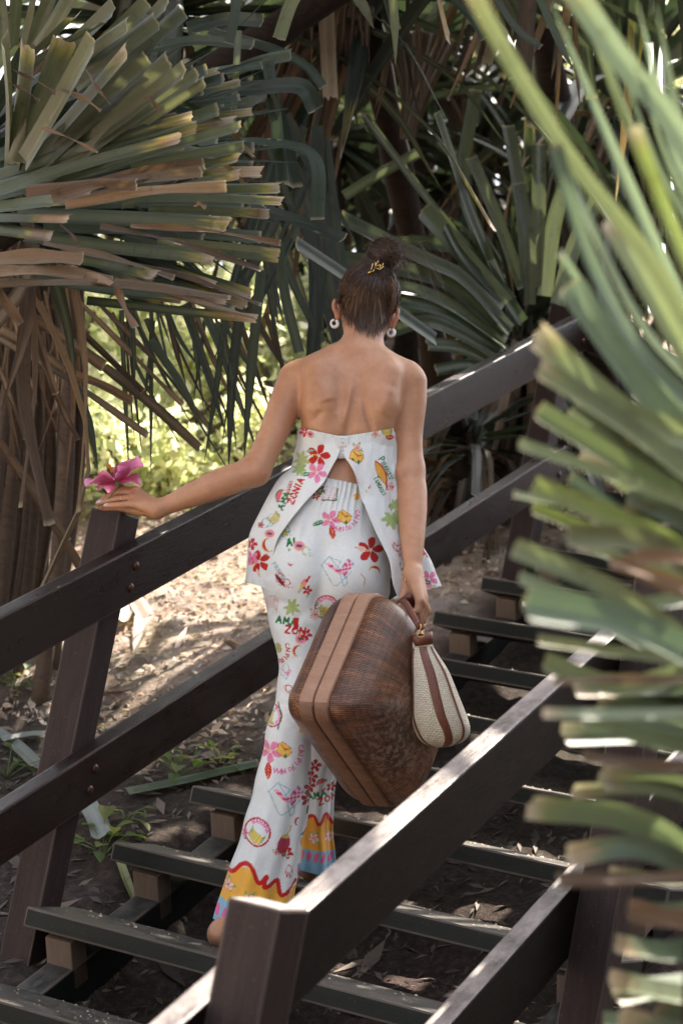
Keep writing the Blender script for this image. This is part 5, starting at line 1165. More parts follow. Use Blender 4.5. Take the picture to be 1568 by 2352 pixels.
def strap(mb, pts, w, n=14, up=(0, 0, 1), fold=.16, col=None, dead=0.0, cut=True, taper=.0, twist=0.0, dcol=None, rnd=None, wavy=.0, wbase=1.0, ylw=1.0, vee=False):
    """one strap leaf: pts = centre line control points, w = width (m), dead = share dried from the end, cut = blunt trimmed end"""
    r = rnd or lr_
    t = np.concatenate([np.linspace(0, .982, n - 1), [1]]) if cut else np.linspace(0, 1, n)
    cf = spline(pts, 60); c = np.stack([np.interp(t, np.linspace(0, 1, 60), cf[:, i]) for i in range(3)], 1); T, Nn, Bn = frames(c, up)
    if twist:
        a = np.linspace(0, twist, n)[:, None]; Nn, Bn = Nn * np.cos(a) + Bn * np.sin(a), Bn * np.cos(a) - Nn * np.sin(a)
    wid = w * (wbase + (1 - wbase) * np.minimum(t * 3, 1)) * (1 - taper * t) * (1 if cut else 1) 
    if not cut: wid = wid * np.clip((1 - t) * 2.2, .03, 1) ** .8
    k = 9; s = np.linspace(-1, 1, k)
    kind = r.random()
    if kind < .55: prof = fold * np.array([-.05, .25, .42, .28, 0, -.28, -.42, -.25, .05])      # pleated: one side arched, the other hollow
    else: prof = fold * np.array([.62, .40, .14, -.14, -.34, -.10, .18, .36, .44])               # keeled
    if vee: prof = fold * (np.abs(s) * 1.6 - .5)
    off = c[:, None] + Bn[:, None] * (s[None, :, None] * wid[:, None, None] * .5) + Nn[:, None] * (prof[None, :, None] * wid[:, None, None])
    if wavy: off += Nn[:, None] * (wavy * np.sin(t * 9 + r.random() * 6)[:, None, None] * s[None, :, None])
    if cut:   # ragged end
        jag = np.array([r.uniform(-.5, .5) for _ in range(k)]) * w * (.30 if dead > 0 else .10)
        off[-1] += T[-1] * jag[:, None]
    base = np.array(col if col is not None else r.choice(GREENS)) * r.uniform(.8, 1.2)
    dc = np.array(dcol if dcol is not None else r.choice(DEADS)) * r.uniform(.8, 1.25)
    tt = np.repeat(t[:, None], k, 1); ed = (np.abs(s) ** 4)[None]
    cc = base[None, None] * (1 + .22 * (1 - np.abs(s))[None, :, None]) * (1 - .15 * tt[..., None])
    if cut: 
        e = np.clip((tt - .985) / .015, 0, 1)[..., None]; cc = cc * (1 - e) + np.array([.26, .22, .15]) * e
    if dead > 0:
        x0 = 1 - dead; wob = np.array([r.uniform(-.06, .06) for _ in range(k)])[None]
        f = np.clip((tt + wob - x0) / .05, 0, 1)[..., None]; yl = np.exp(-((tt + wob - x0 + .02) / .035) ** 2)[..., None] * .8
        cc = cc * (1 - yl * ylw) + np.array([.26, .22, .05]) * yl * ylw
        pale = np.clip((tt - .92) / .08, 0, 1)[..., None]
        cc = cc * (1 - f) + (dc * (1 - .0 * pale) + np.array([.16, .15, .14]) * pale) * f
    L = np.linalg.norm(np.diff(c, axis=0), axis=1).sum()
    uv = np.stack(np.broadcast_arrays(s[None] * .5 + .5 + r.random() * 9, t[:, None] * L * 2), -1)
    mb.add(off.reshape(-1, 3), gridfaces(n, k), cc.reshape(-1, 3), uv.reshape(-1, 2))
def bez(a, b, sag, n=4):
    a, b = np.array(a, float), np.array(b, float); t = np.linspace(0, 1, n)[:, None]
    return a * (1 - t) + b * t + np.array(sag, float) * (4 * t * (1 - t))
def ground_hit(px, py):
    d = 3.0; 
    while d < 40:
        q = P(px, py, d)
        if q[2] < ground_z(q[0], q[1]): return q
        d += .02
    return P(px, py, 12)
def root_down(mb, top, r, spread, rnd, bot=None):
    b = np.array([top[0] + rnd.uniform(-spread, spread), top[1] + rnd.uniform(-spread, spread), 0]); b[2] = ground_z(b[0], b[1]) - .05
    if bot is not None: b = np.array(bot)
    m_ = (np.array(top) + b) / 2 + np.array([rnd.uniform(-.05, .05), rnd.uniform(-.05, .05), 0])
    q = spline([top, m_, b], 12); tube(mb, q, r * (1 + .12 * np.sin(np.linspace(0, 14, 12) + rnd.random() * 6)), 9)
def pandanus(label, c, n, L, w, rnd, greens, elev=(85, -35), dead_n=40, dead_len=.8, trunk=True, hero=None, hero_dead=None, group=None, roots=0, lean=(0, 0), arch=.30, cutp=.5, avoid=None, leafm=None):
    leafm = leafm or M_LEAF
    c = np.array(c, float); gz = ground_z(c[0], c[1])
    root = thing('pandanus_tree', label, 'pandanus tree', (c[0], c[1], gz), 0, group)
    mb = MB()
    for i in range(n):
        f = (i + .5) / n; az = i * 2.39996 + rnd.uniform(-.25, .25); el = math.radians(elev[0] + (elev[1] - elev[0]) * f ** .9 + rnd.uniform(-8, 8))
        l = L * rnd.uniform(.75, 1.1); d = np.array([math.cos(az) * math.cos(el), math.sin(az) * math.cos(el), math.sin(el)])
        if avoid is not None and avoid(c + d * l * .9): continue
        st = c + d * .06 + np.array([0, 0, .10 * (1 - f)]); drop = arch * l * math.cos(el) * rnd.uniform(.5, 1.4)
        pts = [st, st + d * l * .4 + np.array([0, 0, .02]), st + d * l * .75 - np.array([0, 0, drop * .35]), st + d * l * .98 - np.array([0, 0, drop])]
        ct = rnd.random() < cutp
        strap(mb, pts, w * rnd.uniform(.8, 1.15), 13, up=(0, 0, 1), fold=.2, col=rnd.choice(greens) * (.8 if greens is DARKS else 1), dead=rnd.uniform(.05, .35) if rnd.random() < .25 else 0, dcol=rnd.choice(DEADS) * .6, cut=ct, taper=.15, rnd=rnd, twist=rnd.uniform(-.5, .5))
    for a in (hero or []): strap(mb, *a[0], **a[1])
    if mb.n: mb.build('crown', leafm, root)
    if dead_n or hero_dead:
        mb = MB()
        for i in range(dead_n):
            az = rnd.uniform(0, 6.283); l = dead_len * rnd.uniform(.6, 1.15); d = np.array([math.cos(az), math.sin(az), 0]); st = c + d * .05 - np.array([0, 0, rnd.uniform(0, .25)])
            pts = [st, st + d * .22 * l + np.array([0, 0, -.05 * l]), st + d * rnd.uniform(.25, .5) * l - np.array([0, 0, .5 * l]), st + d * rnd.uniform(.2, .6) * l - np.array([0, 0, l])]
            if avoid is not None and (avoid(pts[-1]) or avoid(pts[-2])): continue
            strap(mb, pts, w * rnd.uniform(.5, .95), 12, up=d, fold=.32, col=rnd.choice(DEADS) * .62, cut=rnd.random() < .3, taper=.3, rnd=rnd, twist=rnd.uniform(-1.2, 1.2), wavy=.006)
        for a in (hero_dead or []): strap(mb, *a[0], **a[1])
        if mb.n: mb.build('dead_leaves', M_DEAD, root)
    if trunk:
        mb = MB(); b = np.array([c[0] + lean[0], c[1] + lean[1], gz - .1]); q = spline([b, b * .5 + c * .5 + np.array([.03, -.03, 0]), c], 24)
        tube(mb, q, .050 + .007 * np.sin(np.arange(24) * 2.1) + np.linspace(.02, 0, 24), 14); mb.build('trunk', M_TRUNK, root)
    for i in range(roots):
        mb = MB(); h = rnd.uniform(.35, .8); tp = c * h + np.array([c[0] + lean[0], c[1] + lean[1], gz]) * (1 - h); root_down(mb, tp, rnd.uniform(.012, .022), .45, rnd); mb.build('prop_root', M_BARK, root)
    return root
HW = .92
def H(pts, w, d, up=None, **k):
    k.setdefault('n', 22)
    """leaf from survey-grid points (x, y, depth), width in grid units at depth d"""
    q = [P(*p) for p in pts]
    return ((q, HW * w * d / FPX), dict(up=nrm(-CF * .92 + np.array([0, 0, .4]) + .12 * np.array([rnd.gauss(0, 1) for _ in range(3)])) if up is None else up, **k))
# ---------- left crown: trimmed leaves fanning out beside the steps
rnd = random.Random(2); hero = []
def fan(lst, d0, d1, bend=0, **k):
    for (bx, by, tx, ty, w, dead) in lst:
        mx, my = (bx + tx) / 2, (by + ty) / 2; nx, ny = -(ty - by), tx - bx; l = math.hypot(nx, ny) + 1e-6
        s_ = bend * rnd.uniform(.5, 1.3) * l
        db, dt = d0 + rnd.uniform(-.12, .12), d1 + rnd.uniform(-.15, .15)
        hero.append(H([(bx, by, db), (mx + nx / l * s_, my + ny / l * s_ - abs(tx - bx) * .03, (db + dt) / 2 + .02), (tx, ty, dt)], w, (db + dt) / 2, dead=dead, rnd=rnd, n=16, **k))
fan([(15, 385, 8, 92, 62, 0), (28, 380, 66, 106, 66, .05), (42, 372, 150, 90, 60, .04), (58, 372, 215, 95, 62, 0), (60, 385, 290, 118, 66, .10), (70, 392, 345, 142, 60, .0), (80, 402, 388, 138, 52, .0), (92, 408, 425, 160, 46, 0), (110, 412, 455, 172, 40, 0), (130, 415, 470, 188, 34, 0)], 4.72, 4.40, .02, fold=.24, col=(.088, .090, .060))
fan([(75, 130, 172, 38, 48, .05), (88, 140, 222, 58, 50, .0), (110, 165, 262, 18, 54, 0), (125, 175, 292, 58, 54, 0), (150, 190, 342, 12, 54, 0), (170, 195, 360, 48, 50, 0), (200, 200, 385, 5, 46, 0), (215, 205, 422, 26, 44, 0), (10, 110, -10, -60, 34, 0), (30, 110, 40, -80, 34, 0), (50, 115, 90, -90, 36, 0), (70, 110, 140, -80, 38, 0), (90, 110, 190, -60, 40, 0)], 4.80, 4.55, .02, fold=.24, col=(.090, .094, .066))
fan([(-60, 420, 442, 268, 34, .06), (-40, 440, 450, 292, 36, .05), (-30, 450, 415, 318, 36, .12), (-50, 460, 420, 338, 36, .04), (20, 425, 502, 252, 36, 0), (60, 440, 552, 292, 36, 0), (-20, 480, 205, 455, 40, .30), (-40, 500, 158, 502, 40, .38), (-60, 520, 120, 542, 34, .34), (40, 492, 524, 515, 44, .03), (60, 540, 494, 592, 44, .06), (150, 590, 356, 632, 42, .12), (250, 450, 548, 362, 34, .06), (280, 470, 550, 400, 30, .10), (300, 440, 642, 432, 30, .06), (320, 455, 648, 462, 30, .08), (340, 480, 618, 492, 28, .2), (360, 560, 640, 588, 36, .04), (330, 330, 548, 362, 34, .06), (300, 380, 560, 335, 30, 0)], 4.75, 4.55, .03, fold=.2, col=(.060, .072, .042))
fan([(-60, 395, 330, 300, 34, 0), (-60, 380, 300, 255, 34, 0), (0, 410, 500, 320, 30, 0), (100, 520, 600, 545, 34, 0), (120, 470, 560, 470, 32, 0), (80, 640, 420, 690, 30, .1), (160, 650, 520, 690, 28, .3), (200, 690, 590, 732, 26, .2)], 4.95, 4.9, .03, fold=.2, col=(.050, .066, .042))
for i in range(96):
    ty = rnd.uniform(150, 720); tx = rnd.uniform(330, 610) - abs(ty - 430) * .12; fan([(rnd.uniform(-60, 60), 405 + (ty - 430) * .35, tx, ty, rnd.uniform(22, 34), rnd.choice((0, 0, .05, .15)))], 5.15, 5.1, .03, fold=.2, col=DARKS[rnd.randrange(4)] * 1.15)
hd = []
def fan_d(lst, d0, d1, bend=.03, **k):
    for (bx, by, tx, ty, w) in lst:
        mx, my = (bx + tx) / 2, (by + ty) / 2; db, dt = d0 + rnd.uniform(-.1, .1), d1 + rnd.uniform(-.1, .1)
        hd.append(H([(bx, by, db), (mx + rnd.uniform(-10, 10), my - bend * abs(tx - bx), (db + dt) / 2), (tx, ty, dt)], w, (db + dt) / 2, col=rnd.choice(DEADS) * .72, rnd=rnd, fold=.34, twist=rnd.uniform(-.7, .7), wavy=.004, **k))
fan_d([(60, 440, 315, 424, 30), (120, 455, 470, 378, 32), (150, 470, 520, 428, 30), (140, 462, 465, 395, 24), (-40, 600, 190, 598, 40), (-40, 625, 262, 645, 36), (160, 620, 258, 652, 34), (-20, 650, 530, 684, 24), (200, 640, 590, 732, 20), (240, 590, 600, 700, 14), (230, 520, 600, 620, 14), (300, 520, 645, 560, 14), (100, 560, 400, 640, 18), (-20, 625, 48, 745, 26), (265, 640, 312, 752, 20), (450, 470, 470, 480, 14), (20, 190, 90, 232, 9), (30, 160, 130, 215, 8), (140, 205, 232, 255, 14), (200, 160, 252, 238, 6), (95, 292, 225, 350, 7), (140, 516, 185, 572, 7), (335, 220, 368, 252, 12)], 4.50, 4.42)
fan_d([(-30, 680, 240, 842, 30), (240, 842, 460, 1030, 26), (-30, 740, 150, 855, 30), (150, 855, 305, 922, 22), (-30, 760, 340, 1000, 18), (-30, 980, 190, 1310, 26), (-20, 1000, 160, 1240, 16), (60, 690, 130, 905, 20), (130, 905, 180, 1010, 16), (-20, 800, 60, 1010, 14), (120, 700, 330, 900, 16), (180, 690, 420, 930, 14), (230, 700, 480, 980, 12)], 5.6, 5.5)
for (x0, y0, x1, y1, w) in ((160, 850, 226, 1080, 18), (345, 780, 462, 962, 22), (300, 690, 310, 900, 12), (420, 700, 520, 1000, 20), (470, 720, 545, 930, 18), (520, 700, 470, 1060, 16), (560, 640, 525, 1080, 26), (600, 620, 560, 1060, 26), (500, 740, 600, 1060, 14), (380, 700, 470, 860, 12)):
    hero.append(H([(x0, y0, 5.5), ((x0 + x1) / 2 + rnd.uniform(-12, 12), (y0 + y1) / 2, 5.5), (x1, y1, 5.5)], w, 5.5, col=DARKS[rnd.randrange(4)], cut=False, rnd=rnd, fold=.2))
for i in range(30):     # thin dark and brown blades hanging across the clearing
    x0 = rnd.uniform(230, 620); y0 = rnd.uniform(640, 740); l = rnd.uniform(120, 420); a = rnd.uniform(-.15, .65)
    (hero if i % 3 else hd).append(H([(x0, y0, 5.7), (x0 + a * l * .45, y0 + l * .5, 5.7), (x0 + a * l, y0 + l, 5.7)], rnd.uniform(6, 15), 5.7, col=(DARKS[rnd.randrange(4)] if i % 3 else rnd.choice(DEADS) * .6), cut=False, rnd=rnd, fold=.25, up=-CF))
for i in range(60):
    a = rnd.uniform(-.75, .55); l = rnd.uniform(420, 640); x0, y0 = rnd.uniform(-60, 120), rnd.uniform(330, 470); ex, ey = x0 + math.cos(a) * l, y0 + math.sin(a) * l
    if ey > 700 and ex < 600: continue
    hero.append(H([(x0, y0, 5.4), (x0 + math.cos(a) * l * .55, y0 + math.sin(a) * l * .5 - 18, 5.35), (ex, ey + 26, 5.3)], rnd.uniform(16, 28), 5.35, col=DARKS[rnd.randrange(4)] * 1.1, cut=False, rnd=rnd, fold=.25))
LCROWN = P(-70, 400, 4.95)
OPEN = [(205, 690, 560, 1260), (300, 1230, 640, 1560)]
def prj(q):
    v = np.asarray(q) - CAM; d = v @ CF; return 784 + FPX * (v @ CR) / d, 1176 - FPX * (v @ CU) / d, d
def keep_gap(q):
    for t in np.arange(.4, 4.6, .3):
        xx, yy, dd = prj(np.asarray(q) - np.array(sd) * t)
        if 7.0 < dd < 9.6 and 215 < xx < 640 and 720 < yy < 1560: return True
    return False
def keep_clear(q):
    """the clearing beyond the bank stays open, and nothing pokes through the woman"""
    x, y, d = prj(q)
    if d < .5: return False
    if any(a < x < c and b < y < e for a, b, c, e in OPEN): return True
    for t in np.arange(.4, 4.6, .3):                       # the gap in the canopy that lets the sun down on the clearing
        xx, yy, dd = prj(np.asarray(q) - np.array(sd) * t)
        if 7.2 < dd < 9.4 and 215 < xx < 600 and 720 < yy < 1540: return True
    if 780 < x < 1330 and 250 < y < 1000 and d < 8.2: return True
    if -300 < x < 2100 and -400 < y < 2800 and d < 3.3: return True
    if -100 < x < 1640 and -100 < y < 2450 and d < 4.6: return True
    return 520 < x < 1100 and 520 < y < 2200 and d < 5.6
pandanus('large pandanus with trimmed blunt leaves fanning out on the left', LCROWN, 34, .75, .055, random.Random(4), DARKS, (70, -20), 16, .7, True, hero, hd, 'pandanus trees around the steps', 0, (-.15, .1), avoid=lambda q: keep_clear(q) or prj(q)[2] < 4.7)
# ---------- thicket of prop roots on the left
th_ = thing('pandanus_tree', 'pandanus trunk with a cluster of brown prop roots at the left edge', 'pandanus tree', tuple(np.array([P(60, 1420, 6.7)[0], P(60, 1420, 6.7)[1], ground_z(P(60, 1420, 6.7)[0], P(60, 1420, 6.7)[1])])), 0, 'pandanus trees around the steps')
rr = random.Random(8)
for i in range(24):
    x = rr.uniform(-60, 165); d = rr.uniform(6.2, 7.0); mb = MB()
    tp = P(x + rr.uniform(-10, 40), 600, d); bt = ground_hit(x + rr.uniform(-30, 20) * .6, 1400 + rr.uniform(-20, 30)); bt = P(x + rr.uniform(-25, 15), 1420, d); bt[2] = ground_z(bt[0], bt[1]) - .06
    root_down(mb, tp, rr.uniform(.013, .026), .1, rr, bt); mb.build('prop_root', M_BARK, th_)
bt = P(40, 1440, 6.9); bt[2] = ground_z(bt[0], bt[1]) - .08
mb = MB(); tube(mb, spline([bt, P(60, 1000, 6.9), P(80, 560, 6.9)], 20), .10, 14); mb.build('trunk', M_BARK, th_)
mb = MB()
for i in range(40):
    x = rr.uniform(-80, 180); y = rr.uniform(600, 700); d = rr.uniform(5.9, 6.6); l = rr.uniform(150, 520)
    strap(mb, [P(x, y, d), P(x + rr.uniform(-20, 40), y + l * .5, d), P(x + rr.uniform(-40, 70), y + l, d)], rr.uniform(5, 14) * 6.3 / FPX, 10, up=-CF, fold=.35, col=rr.choice(DEADS) * .8, cut=False, rnd=rr, twist=rr.uniform(-1, 1))
mb.build('dead_leaves', M_DEAD, th_)
# ---------- leaves crossing behind, centre top (a second crown further back)
rnd = random.Random(21); hero = []; hd = []
for pts, w, k in (([(300, 125, 5.6), (440, 95, 5.6), (582, 104, 5.5)], 30, {}), ([(430, 66, 5.7), (520, 45, 5.7), (604, 48, 5.6)], 36, {}), ([(430, 175, 5.5), (520, 160, 5.4), (602, 150, 5.4)], 38, {}), ([(520, 170, 5.6), (600, 140, 5.6), (668, 126, 5.5)], 34, {}),
                  ([(480, 70, 5.8), (620, 110, 5.7), (700, 150, 5.7), (742, 200, 5.7)], 34, {}), ([(450, 210, 5.5), (580, 205, 5.5), (690, 200, 5.4), (726, 252, 5.4)], 44, {}), ([(470, 240, 5.6), (560, 240, 5.6), (616, 220, 5.5), (634, 275, 5.5)], 36, {}),
                  ([(615, 140, 5.5), (630, 240, 5.5), (648, 420, 5.5)], 30, {'up': -CF}), ([(548, 70, 5.4), (540, 200, 5.4), (530, 352, 5.4)], 17, {'up': -CF, 'col': (.10, .11, .075)}), ([(480, 330, 5.6), (600, 325, 5.5), (720, 360, 5.4), (729, 505, 5.4)], 36, {}),
                  ([(560, 470, 5.6), (660, 500, 5.5), (790, 549, 5.4)], 34, {}), ([(1000, 780, 6.0), (800, 640, 5.7), (680, 560, 5.5)], 40, {}), ([(640, 560, 5.5), (655, 680, 5.5), (688, 812, 5.5)], 26, {'up': -CF}),
                  ([(532, -20, 5.2), (540, 20, 5.2), (524, 100, 5.2)], 26, {}), ([(690, -30, 5.2), (665, 20, 5.2), (642, 90, 5.2)], 34, {'col': (.11, .115, .05)}), ([(898, -30, 5.2), (905, 40, 5.2), (908, 150, 5.2)], 24, {'col': (.11, .115, .05), 'cut': False}), ([(790, -40, 5.4), (830, 10, 5.3), (858, 66, 5.3)], 28, {'col': (.10, .10, .05), 'cut': False}), ([(1120, -30, 5.4), (1180, 60, 5.4), (1240, 110, 5.4)], 20, {}), ([(1000, -40, 5.6), (1080, 40, 5.5), (1110, 90, 5.5)], 24, {}), ([(1230, -20, 5.4), (1280, 90, 5.4), (1315, 160, 5.4)], 20, {'cut': False})):
    kk = dict(col=DARKS[rnd.randrange(4)] * 1.25, rnd=rnd, fold=.2); kk.update(k); up_ = kk.pop('up', None); hero.append(H(pts, w, 5.5, up=up_, **kk))
for i in range(26):   # dark leaves hanging in the shade behind
    x = rnd.uniform(560, 760); y = rnd.uniform(150, 600); a = rnd.uniform(-.5, .5); l = rnd.uniform(180, 380)
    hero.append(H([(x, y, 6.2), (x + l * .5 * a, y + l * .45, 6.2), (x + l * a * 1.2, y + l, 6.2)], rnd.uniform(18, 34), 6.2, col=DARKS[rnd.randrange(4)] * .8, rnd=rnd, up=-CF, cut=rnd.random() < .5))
for i in range(34):
    x = rnd.uniform(690, 1320); y = rnd.uniform(-60, 120); l = rnd.uniform(100, 240); a = rnd.uniform(-.35, .2)
    hd.append(H([(x, y, 6.6), (x + l * .4 * a, y + l * .5, 6.6), (x + l * a, y + l, 6.6)], rnd.uniform(6, 16), 6.6, col=rnd.choice(DEADS) * .5, rnd=rnd, fold=.35, up=-CF, cut=False, twist=rnd.uniform(-.8, .8)))
for i in range(90):   # long thin blades arching through the shade behind her
    cx, cy = rnd.choice(((1180, 740), (1240, 560), (960, -40), (1330, 300), (760, 80)))
    a = rnd.uniform(0, 6.283); l = rnd.uniform(260, 560); ex, ey = cx + math.cos(a) * l, cy + math.sin(a) * l * .8
    if ey > 700 or ex < 600 or keep_gap(P(ex, ey, 8.3)) or keep_gap(P((cx + ex) / 2, (cy + ey) / 2 - .1 * l, 8.4)): continue
    hero.append(H([(cx, cy, 8.6), ((cx + ex) / 2, (cy + ey) / 2 - .10 * l, 8.4), (ex, ey + .06 * l, 8.3)], rnd.uniform(16, 28), 8.5, col=(DARKS + GREENS)[rnd.randrange(9)] * .8, rnd=rnd, fold=.22, cut=rnd.random() < .4))
for i in range(12):   # brown folded fan
    f = i / 11; hd.append(H([(930 + 10 * f, 320, 6.9), (930 + 55 * f, 200, 6.9), (890 + 150 * f, 70 + 40 * abs(f - .5), 6.9)], 26, 6.9, col=np.array((.17, .125, .09)), rnd=rnd, fold=.4, up=-CF))
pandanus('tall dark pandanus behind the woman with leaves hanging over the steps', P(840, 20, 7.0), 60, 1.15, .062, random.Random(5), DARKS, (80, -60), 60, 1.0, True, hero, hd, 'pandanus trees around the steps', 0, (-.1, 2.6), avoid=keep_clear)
# ---------- crown beyond the right end of the far railing
rnd = random.Random(31); hero = []; hd = []
lp = dict(rnd=rnd, fold=.26)
for pts, w in (([(1180, 690, 8.2), (1000, 480, 8.0), (834, 262, 7.9)], 24), ([(1150, 660, 8.2), (1080, 500, 8.0), (1030, 350, 8.0), (1000, 262, 7.9)], 40), ([(1120, 600, 8.1), (1062, 420, 8.0), (1090, 205, 7.9)], 36), ([(1198, 660, 8.0), (1135, 490, 7.9), (1080, 362, 7.9)], 34), ([(1206, 660, 8.0), (1195, 480, 7.9), (1164, 288, 7.9)], 36), ([(1226, 660, 8.0), (1236, 480, 7.9), (1236, 330, 7.9)], 36),
              ([(1160, 700, 8.0), (1040, 560, 7.9), (970, 482, 7.8)], 48), ([(1150, 690, 8.0), (1060, 590, 7.9), (1020, 520, 7.8)], 30), ([(790, 450, 8.0), (870, 400, 8.0), (962, 350, 8.0)], 30), ([(1250, 680, 8.0), (1270, 520, 8.0), (1300, 420, 8.0)], 40), ([(1280, 700, 8.0), (1320, 560, 8.0), (1400, 400, 8.0)], 40), ([(1215, 700, 7.9), (1215, 560, 7.8), (1190, 420, 7.8)], 30),
              ([(1170, 760, 8.0), (1060, 640, 7.9), (960, 590, 7.8), (780, 500, 7.7)], 40), ([(1165, 770, 8.0), (1040, 660, 7.9), (930, 620, 7.8), (760, 590, 7.7)], 40), ([(1160, 790, 8.0), (1030, 700, 7.9), (920, 660, 7.8), (820, 660, 7.8)], 38), ([(1160, 810, 8.0), (1040, 730, 7.9), (940, 700, 7.8), (860, 700, 7.8)], 36), ([(1160, 830, 8.0), (1060, 770, 7.9), (980, 740, 7.8), (900, 760, 7.8)], 34), ([(1150, 850, 8.0), (1060, 800, 7.9), (980, 790, 7.8)], 34), ([(1150, 870, 8.0), (1080, 840, 7.9), (1000, 850, 7.8)], 30),
              ([(1200, 740, 8.2), (1100, 600, 8.1), (1000, 560, 8.0), (900, 560, 8.0)], 34), ([(1140, 880, 8.0), (1060, 900, 8.0), (1000, 960, 8.0)], 30)):
    hero.append(H([(x_, y_, d_ - .9) for x_, y_, d_ in pts], w, 7.1, col=np.array((.098, .112, .082)) * rnd.uniform(.75, 1.25) if pts[0][1] < 745 and pts[-1][1] < 500 else DARKS[rnd.randrange(4)] * 1.4, **lp))
for i in range(40):
    x = rnd.uniform(960, 1180); y = rnd.uniform(900, 1240); l = rnd.uniform(120, 330); a = rnd.uniform(-.5, .35)
    hd.append(H([(x, y, 8.1), (x + l * .4 * a, y + l * .5, 8.1), (x + l * a, y + l, 8.1)], rnd.uniform(12, 30), 8.1, col=rnd.choice(DEADS), rnd=rnd, fold=.35, up=-CF, cut=False, twist=rnd.uniform(-.8, .8)))
pandanus('grey green pandanus with upright leaves behind the far end of the railing', P(1195, 770, 8.4), 46, 1.1, .06, random.Random(6), DARKS, (80, -45), 60, 1.0, True, hero, hd, 'pandanus trees around the steps', 3, (.1, .3), avoid=keep_clear)
# ---------- right foreground crown
rnd = random.Random(41); hero = []; hd = []
FG = [np.array(c) for c in ((.19, .225, .175), (.165, .205, .16), (.20, .23, .16), (.20, .22, .13))]
up_f = nrm(-CF * .85 - CR * .1 + np.array([0, 0, .5]))
for pts, w, k in (([(1640, 900, 2.1), (1500, 590, 2.05), (1330, 380, 2.0), (1180, 140, 1.95), (1070, -60, 1.9)], 66, {}), ([(1760, 560, 2.0), (1560, 300, 1.95), (1420, 130, 1.9), (1290, -60, 1.85)], 92, {}), ([(1640, 960, 2.15), (1480, 760, 2.1), (1340, 500, 2.05), (1230, 240, 2.0)], 60, {}), ([(1660, 1000, 2.15), (1480, 820, 2.1), (1350, 590, 2.1), (1270, 340, 2.05)], 56, {}),
                  ([(1640, 700, 2.0), (1530, 500, 2.0), (1450, 290, 1.95)], 52, {'col': (.20, .23, .08)}), ([(1650, 880, 2.1), (1500, 680, 2.05), (1400, 500, 2.05)], 70, {}), ([(1690, 1080, 2.1), (1480, 900, 2.0), (1300, 650, 1.95)], 88, {}), ([(1640, 1020, 2.15), (1440, 800, 2.1), (1282, 580, 2.05)], 70, {'col': (.17, .22, .16)}),
                  ([(1700, 1090, 2.0), (1450, 960, 1.95), (1225, 772, 1.9)], 84, {}), ([(1700, 1130, 2.0), (1450, 1000, 1.95), (1232, 858, 1.9)], 76, {}), ([(1700, 1200, 2.0), (1450, 1080, 1.95), (1232, 948, 1.92)], 70, {'col': (.16, .19, .10)}), ([(1700, 1190, 2.1), (1400, 1090, 2.05), (1192, 1020, 2.0)], 52, {}), ([(1680, 1260, 2.05), (1400, 1190, 2.0), (1222, 1112, 1.98)], 60, {'col': (.16, .18, .07)}), ([(1600, 1230, 2.1), (1350, 1180, 2.1), (1180, 1142, 2.05)], 34, {}),
                  ([(1650, 1290, 2.1), (1400, 1230, 2.1), (1220, 1172, 2.05)], 44, {'col': (.15, .17, .06)}), ([(1700, 1300, 2.0), (1500, 1260, 2.0), (1300, 1238, 1.98)], 70, {'col': (.13, .13, .07)}), ([(1700, 1440, 2.0), (1420, 1360, 1.95), (1178, 1256, 1.92)], 58, {}), ([(1650, 1450, 2.1), (1400, 1400, 2.05), (1190, 1330, 2.0)], 46, {}), ([(1700, 1480, 2.0), (1450, 1440, 1.95), (1204, 1392, 1.9)], 92, {'col': (.13, .17, .12)}),
                  ([(1650, 1500, 2.1), (1420, 1500, 2.1), (1238, 1482, 2.05)], 52, {'col': (.15, .16, .08)}), ([(1650, 1580, 2.1), (1430, 1580, 2.05), (1248, 1530, 2.02)], 64, {}), ([(1650, 1650, 2.1), (1430, 1650, 2.08), (1248, 1640, 2.05)], 48, {'dead': .14}), ([(1720, 1760, 2.0), (1520, 1710, 1.95), (1340, 1668, 1.92)], 84, {'col': (.14, .165, .09)}), ([(1720, 1960, 2.0), (1480, 1890, 1.95), (1222, 1838, 1.9)], 92, {'col': (.14, .165, .10), 'dead': .1}), ([(1700, 1990, 2.05), (1480, 1950, 2.0), (1300, 1960, 1.98)], 70, {'dead': .2}), ([(1700, 2230, 2.0), (1560, 2200, 1.95), (1420, 2190, 1.9)], 90, {'dead': .16}), ([(1720, 2330, 2.0), (1560, 2300, 1.95), (1408, 2272, 1.9)], 100, {'dead': .14}), ([(1700, 2420, 2.0), (1560, 2380, 1.95), (1420, 2350, 1.9)], 90, {'dead': .2})):
    kk = dict(col=FG[rnd.randrange(4)], rnd=rnd, fold=.22, n=20, ylw=.35, vee=True, dcol=(.30, .22, .15), dead=rnd.choice((0, 0, .06, .1))); kk.update(k); dz_ = rnd.uniform(-.18, .22); hero.append(H([(x_, y_ + (rnd.uniform(-8, 8) if q_i else rnd.uniform(-90, 130)), d_ + dz_) for q_i, (x_, y_, d_) in enumerate(pts)], w * (.70 if pts[-1][1] < 420 else .92 if pts[-1][1] < 1000 else .90), 2.0, up=nrm(up_f + .35 * np.array([rnd.gauss(0, 1) for _ in range(3)])), **kk))
